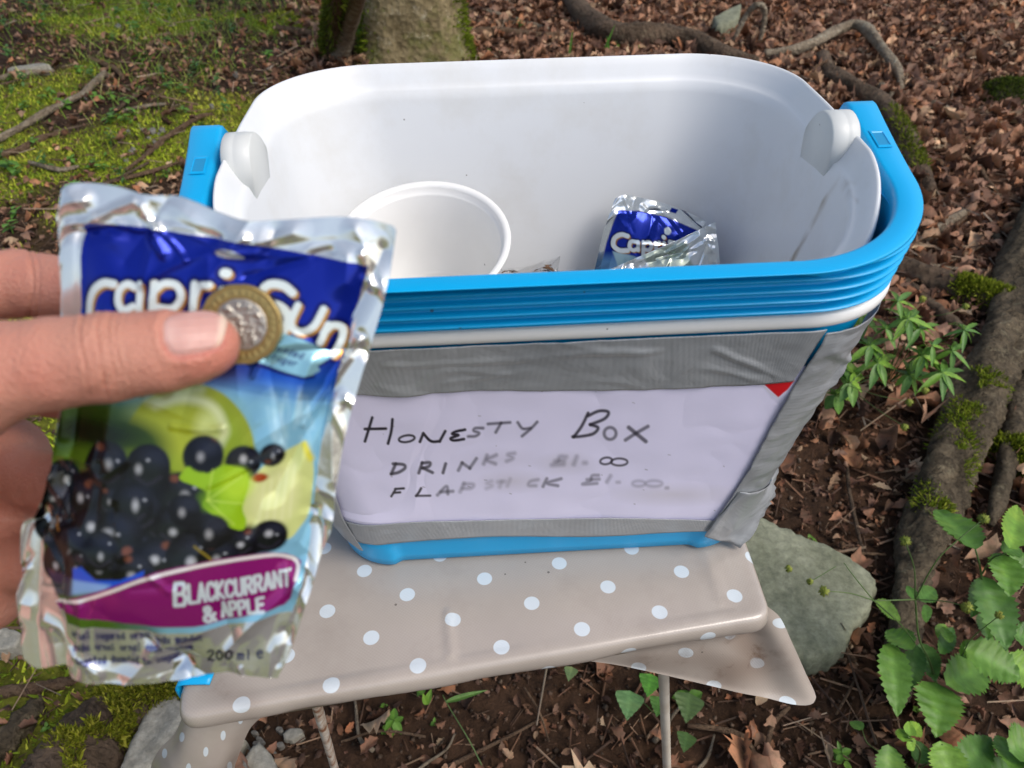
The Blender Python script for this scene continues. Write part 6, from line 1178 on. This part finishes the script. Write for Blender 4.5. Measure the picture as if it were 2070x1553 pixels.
addleaves(A3, [((1795, 1505), (1800, 1610), 60, .1, G1), ((1900, 1498), (1930, 1600), 78, .1, G3c), ((1930, 1560), (2015, 1485), 70, .08, G2c), ((1965, 1560), (1975, 1478), 60, .07, G2c), ((2055, 1560), (2018, 1478), 64, .09, G1), ((2040, 1520), (2100, 1500), 90, .1, G1), ((1990, 1590), (2070, 1560), 90, .07, G2c), ((1745, 1475), (1715, 1456), 24, .12, G1, .8), ((1826, 1500), (1822, 1470), 34, .15, G3c, .7), ((1840, 1482), (1866, 1462), 34, .16, G3c, .7), ((1834, 1495), (1850, 1520), 28, .14, G3c, .7), ((1838, 1488), (1838, 1455), 26, .17, G3c, .7), ((1700, 1545), (1680, 1535), 16, .06, G3c, .8), ((1705, 1545), (1725, 1552), 16, .06, G3c, .8), ((1850, 1540), (1870, 1500), 50, .05, G2c)])
A3.stem([base, ph(1860, 1520, .09), ph(1836, 1490, .155)], .0014, .001); A3.stem([ph(1770, 1516, .08), ph(1752, 1500, .1), ph(1742, 1472, .12)], .0007, .0005); A3.stem([base, ph(1800, 1530, .06), ph(1770, 1516, .08)], .001, .0007); A3.stem([base, ph(1890, 1530, .06), ph(1905, 1505, .1)], .001, .0008)
# willowherb sprig by the rim band
base = ph(1790, 780, .0); A4 = Plant('willowherb', 'sprig of narrow pointed leaves growing right of the taped box corner', 'plant', base); r = np.random.RandomState(15)
for (cx0, cy0, h, nl, L_, w_) in ((1760, 700, .17, 8, 62, 15), (1835, 645, .22, 10, 66, 16), (1815, 610, .24, 6, 56, 13), (1950, 668, .2, 12, 50, 10), (1865, 720, .18, 9, 60, 15), (1905, 755, .17, 9, 66, 15), (1720, 775, .14, 7, 56, 22), (1885, 700, .2, 6, 46, 11), (1790, 665, .2, 6, 50, 14), (1745, 640, .16, 8, 56, 18), (1700, 735, .13, 8, 60, 24), (1860, 665, .2, 8, 54, 13), (1925, 710, .18, 9, 56, 12), (1840, 760, .14, 9, 60, 16), (1775, 735, .15, 7, 60, 18), (1690, 800, .1, 6, 50, 24)):
    c_ = ph(cx0, cy0, h); A4.stem([base, (base+c_)/2+[.01, 0, .03], c_], .0012, .0008)
    for k in range(nl):
        a = k*6.283/nl+r.rand()*.6; LL = L_*(.6+.5*r.rand()); t_ = ph(cx0+math.cos(a)*LL, cy0+math.sin(a)*LL*.9, h-.02-.02*r.rand()); d = (c_-CAM)@FW; A4.leaf(c_, t_, w_*d/F, seed=k, col=(G3c, G1, (.10, .22, .05))[k % 3], tooth=.03, ns=14, nw=5, curl=.15)
for (a_, b_, h) in (((1715, 780), (1838, 812), .16), ((1725, 790), (1828, 862), .14), ((1880, 640), (1952, 620), .22), ((1800, 690), (1865, 605), .24), ((1700, 790), (1790, 700), .17)): A4.stem([ph(*a_, h-.02), ph((a_[0]+b_[0])/2, (a_[1]+b_[1])/2+4, h), ph(*b_, h)], .0007, .0004)
for q_ in ((1838, 814, .16), (1828, 864, .14), (1952, 620, .22), (1865, 605, .24), (1870, 790, .17)): A4.burr(ph(*q_), .008, 9)
# violet leaves under the cloth
base = ph(1320, 1440, 0); A5 = Plant('violet', 'round heart shaped violet leaves in the shade under the cloth by the cream leg', 'plant', base)
for k, (x, y, R_, c_) in enumerate(((1270, 1425, 58, (.12, .24, .09)), (1312, 1385, 46, (.08, .24, .03)), (1390, 1430, 60, (.09, .15, .05)), (1152, 1362, 28, (.13, .2, .08)), (1330, 1428, 40, (.07, .17, .03)), (1385, 1500, 40, (.06, .12, .03)))):
    d = (ph(x, y, .04)-CAM)@FW; A5.leaf(ph(x+4, y-R_*.48, .035), ph(x-3, y+R_*.55, .045), R_*1.02*d/F, seed=k, col=c_, shape=.60, tooth=.012, cup=.08, curl=.03)
A5.stem([base, ph(1300, 1420, .02), ph(1275, 1400, .035)], .0008, .0006)
gb = ph(935, 1460, 0); A6 = Plant('grass_sprig', 'long bent grass blade and seedling on the soil under the table edge', 'plant', gb)
A6.stem([ph(985, 1570, .0), ph(950, 1500, .03), ph(908, 1430, .05), ph(895, 1405, .055)], .0010, .0006); A6.leaf(ph(900, 1420, .05), ph(990, 1392, .05), .008, col=(.12, .24, .05), tooth=0, cup=.3); A6.leaf(ph(862, 1425, .02), ph(872, 1392, .04), .010, col=G3c, tooth=0); A6.leaf(ph(862, 1425, .02), ph(855, 1402, .04), .008, col=G3c, tooth=0)
# tiny seedlings, copied from three prototypes
def seedling(seed, nl, Lf, wf, hh, col):
    r = np.random.RandomState(seed); t = thing('seedling', 'tiny bright green seedling with a few small oval leaves growing from the moss or soil', 'seedling', (0, 0, 0), 'small green seedlings'); p = Plant.__new__(Plant); p.t = t; p.loc = np.zeros(3)
    V, Fq = tube([(0, 0, 0), (.002, 0, hh*.5), (0, .001, hh)], [.0011, .0007], 10, 6, 0, 1); mk('stem', V, Fq, M['leaf'], t, col=np.tile(col, (len(V), 1))*.8)
    for k in range(nl):
        a = k*2.4+r.rand()*.5; z = hh*(.35+.65*k/nl); L_ = Lf*(.7+.5*r.rand()); b_ = np.array([0, 0, z]); p.leaf(b_, b_+np.array([math.cos(a)*L_, math.sin(a)*L_, .006*r.randn()+.003]), wf*(.8+.4*r.rand()), seed=k, col=col, tooth=.03, ns=9, nw=5, up=np.array([0, 0, 1.0]))
    return t
protos = [seedling(1, 6, .022, .013, .03, (.12, .26, .035)), seedling(2, 9, .026, .011, .06, (.10, .22, .05)), seedling(3, 5, .030, .022, .035, (.09, .20, .03)), seedling(4, 4, .013, .009, .012, (.14, .28, .04))]
spots = [(190, 165, 1), (90, 205, 0), (125, 215, 0), (140, 222, 0), (55, 225, 0), (235, 245, 2), (225, 255, 0), (255, 250, 0), (225, 300, 1), (190, 345, 0), (205, 350, 0), (150, 330, 0), (20, 350, 2), (40, 360, 0), (10, 335, 1), (290, 130, 2), (330, 160, 1), (345, 180, 2), (370, 190, 2), (395, 175, 1), (400, 145, 2), (450, 205, 1), (440, 185, 1), (455, 240, 1), (270, 60, 2), (240, 30, 2), (300, 30, 1), (200, 10, 2), (350, 45, 1), (320, 20, 2), (480, 85, 1), (470, 60, 0), (520, 130, 0), (545, 120, 0), (420, 60, 2), (500, 30, 0), (960, 100, 0), (985, 110, 0), (1010, 108, 3), (1050, 68, 1), (940, 112, 0), (1245, 100, 0), (340, 90, 2), (280, 95, 1), (120, 80, 0), (60, 30, 1), (20, 70, 1), (390, 10, 2), (800, 1470, 0), (775, 1430, 3), (880, 1465, 3), (780, 1480, 3), (860, 1395, 0), (1700, 1530, 0), (1850, 1440, 3), (1395, 1430, 2), (545, 1548, 0), (440, 225, 3), (300, 270, 3), (260, 215, 0), (200, 205, 0), (80, 1420, 3), (95, 1475, 3), (1640, 1100, 3), (1890, 580, 3), (1870, 450, 3), (165, 230, 3), (100, 250, 3), (30, 190, 0), (375, 230, 0), (410, 255, 3)]
spots += [(r.rand()*560, r.rand()*480, int(r.choice([0, 3, 3, 0, 1]))) for _ in range(70)]
used = [False]*4
for k, (x, y, p_) in enumerate(spots):
    if x > 420 and 250 < y < 480: continue
    P_ = g3(x, y); src = protos[p_]
    if not used[p_]: used[p_] = True; o = src
    else:
        o = src.copy(); C.objects.link(o)
        for ch in src.children: c2 = ch.copy(); C.objects.link(c2); c2.parent = o
    o.location = P_; o.rotation_euler = (r.randn()*.15, r.randn()*.15, r.rand()*6.28); s_ = .8+.6*r.rand(); s_ *= .6 if y > 1300 else 1; o.scale = (s_, s_, s_)
# grass blades behind the rim
for k, (x, y, L_, dx) in enumerate(((1150, 118, .13, .1), (1218, 112, .14, .35), (1232, 112, .09, -.2), (1092, 118, .05, .0), (736, 130, .2, .02), (1290, 112, .05, .0), (948, 118, .07, -.2))):
    P_ = g3(x, y); t = thing('grass_tuft', ['tall single grass blade left of the forked blade behind the back rim', 'leaning grass blade in front of the thick brown branch', 'short side blade of the leaning grass behind the rim', 'small grass blade between tree and branch', 'wide green blade in front of the tree foot', 'tiny grass blade at the right end of the back rim branch', 'small blade hugging the right side of the tree'][k], 'grass', tuple(P_)); V, Fq, cc = leafmesh((0, 0, 0), (dx*L_, 0, L_*1.0), .011 if k != 4 else .035, (.0, -1, .2), seed=k, tooth=0, cup=.2, ns=14, nw=3, col=(.10, .24, .04), curl=-.1); mk('blade', V, Fq, M['leaf'], t, col=cc)
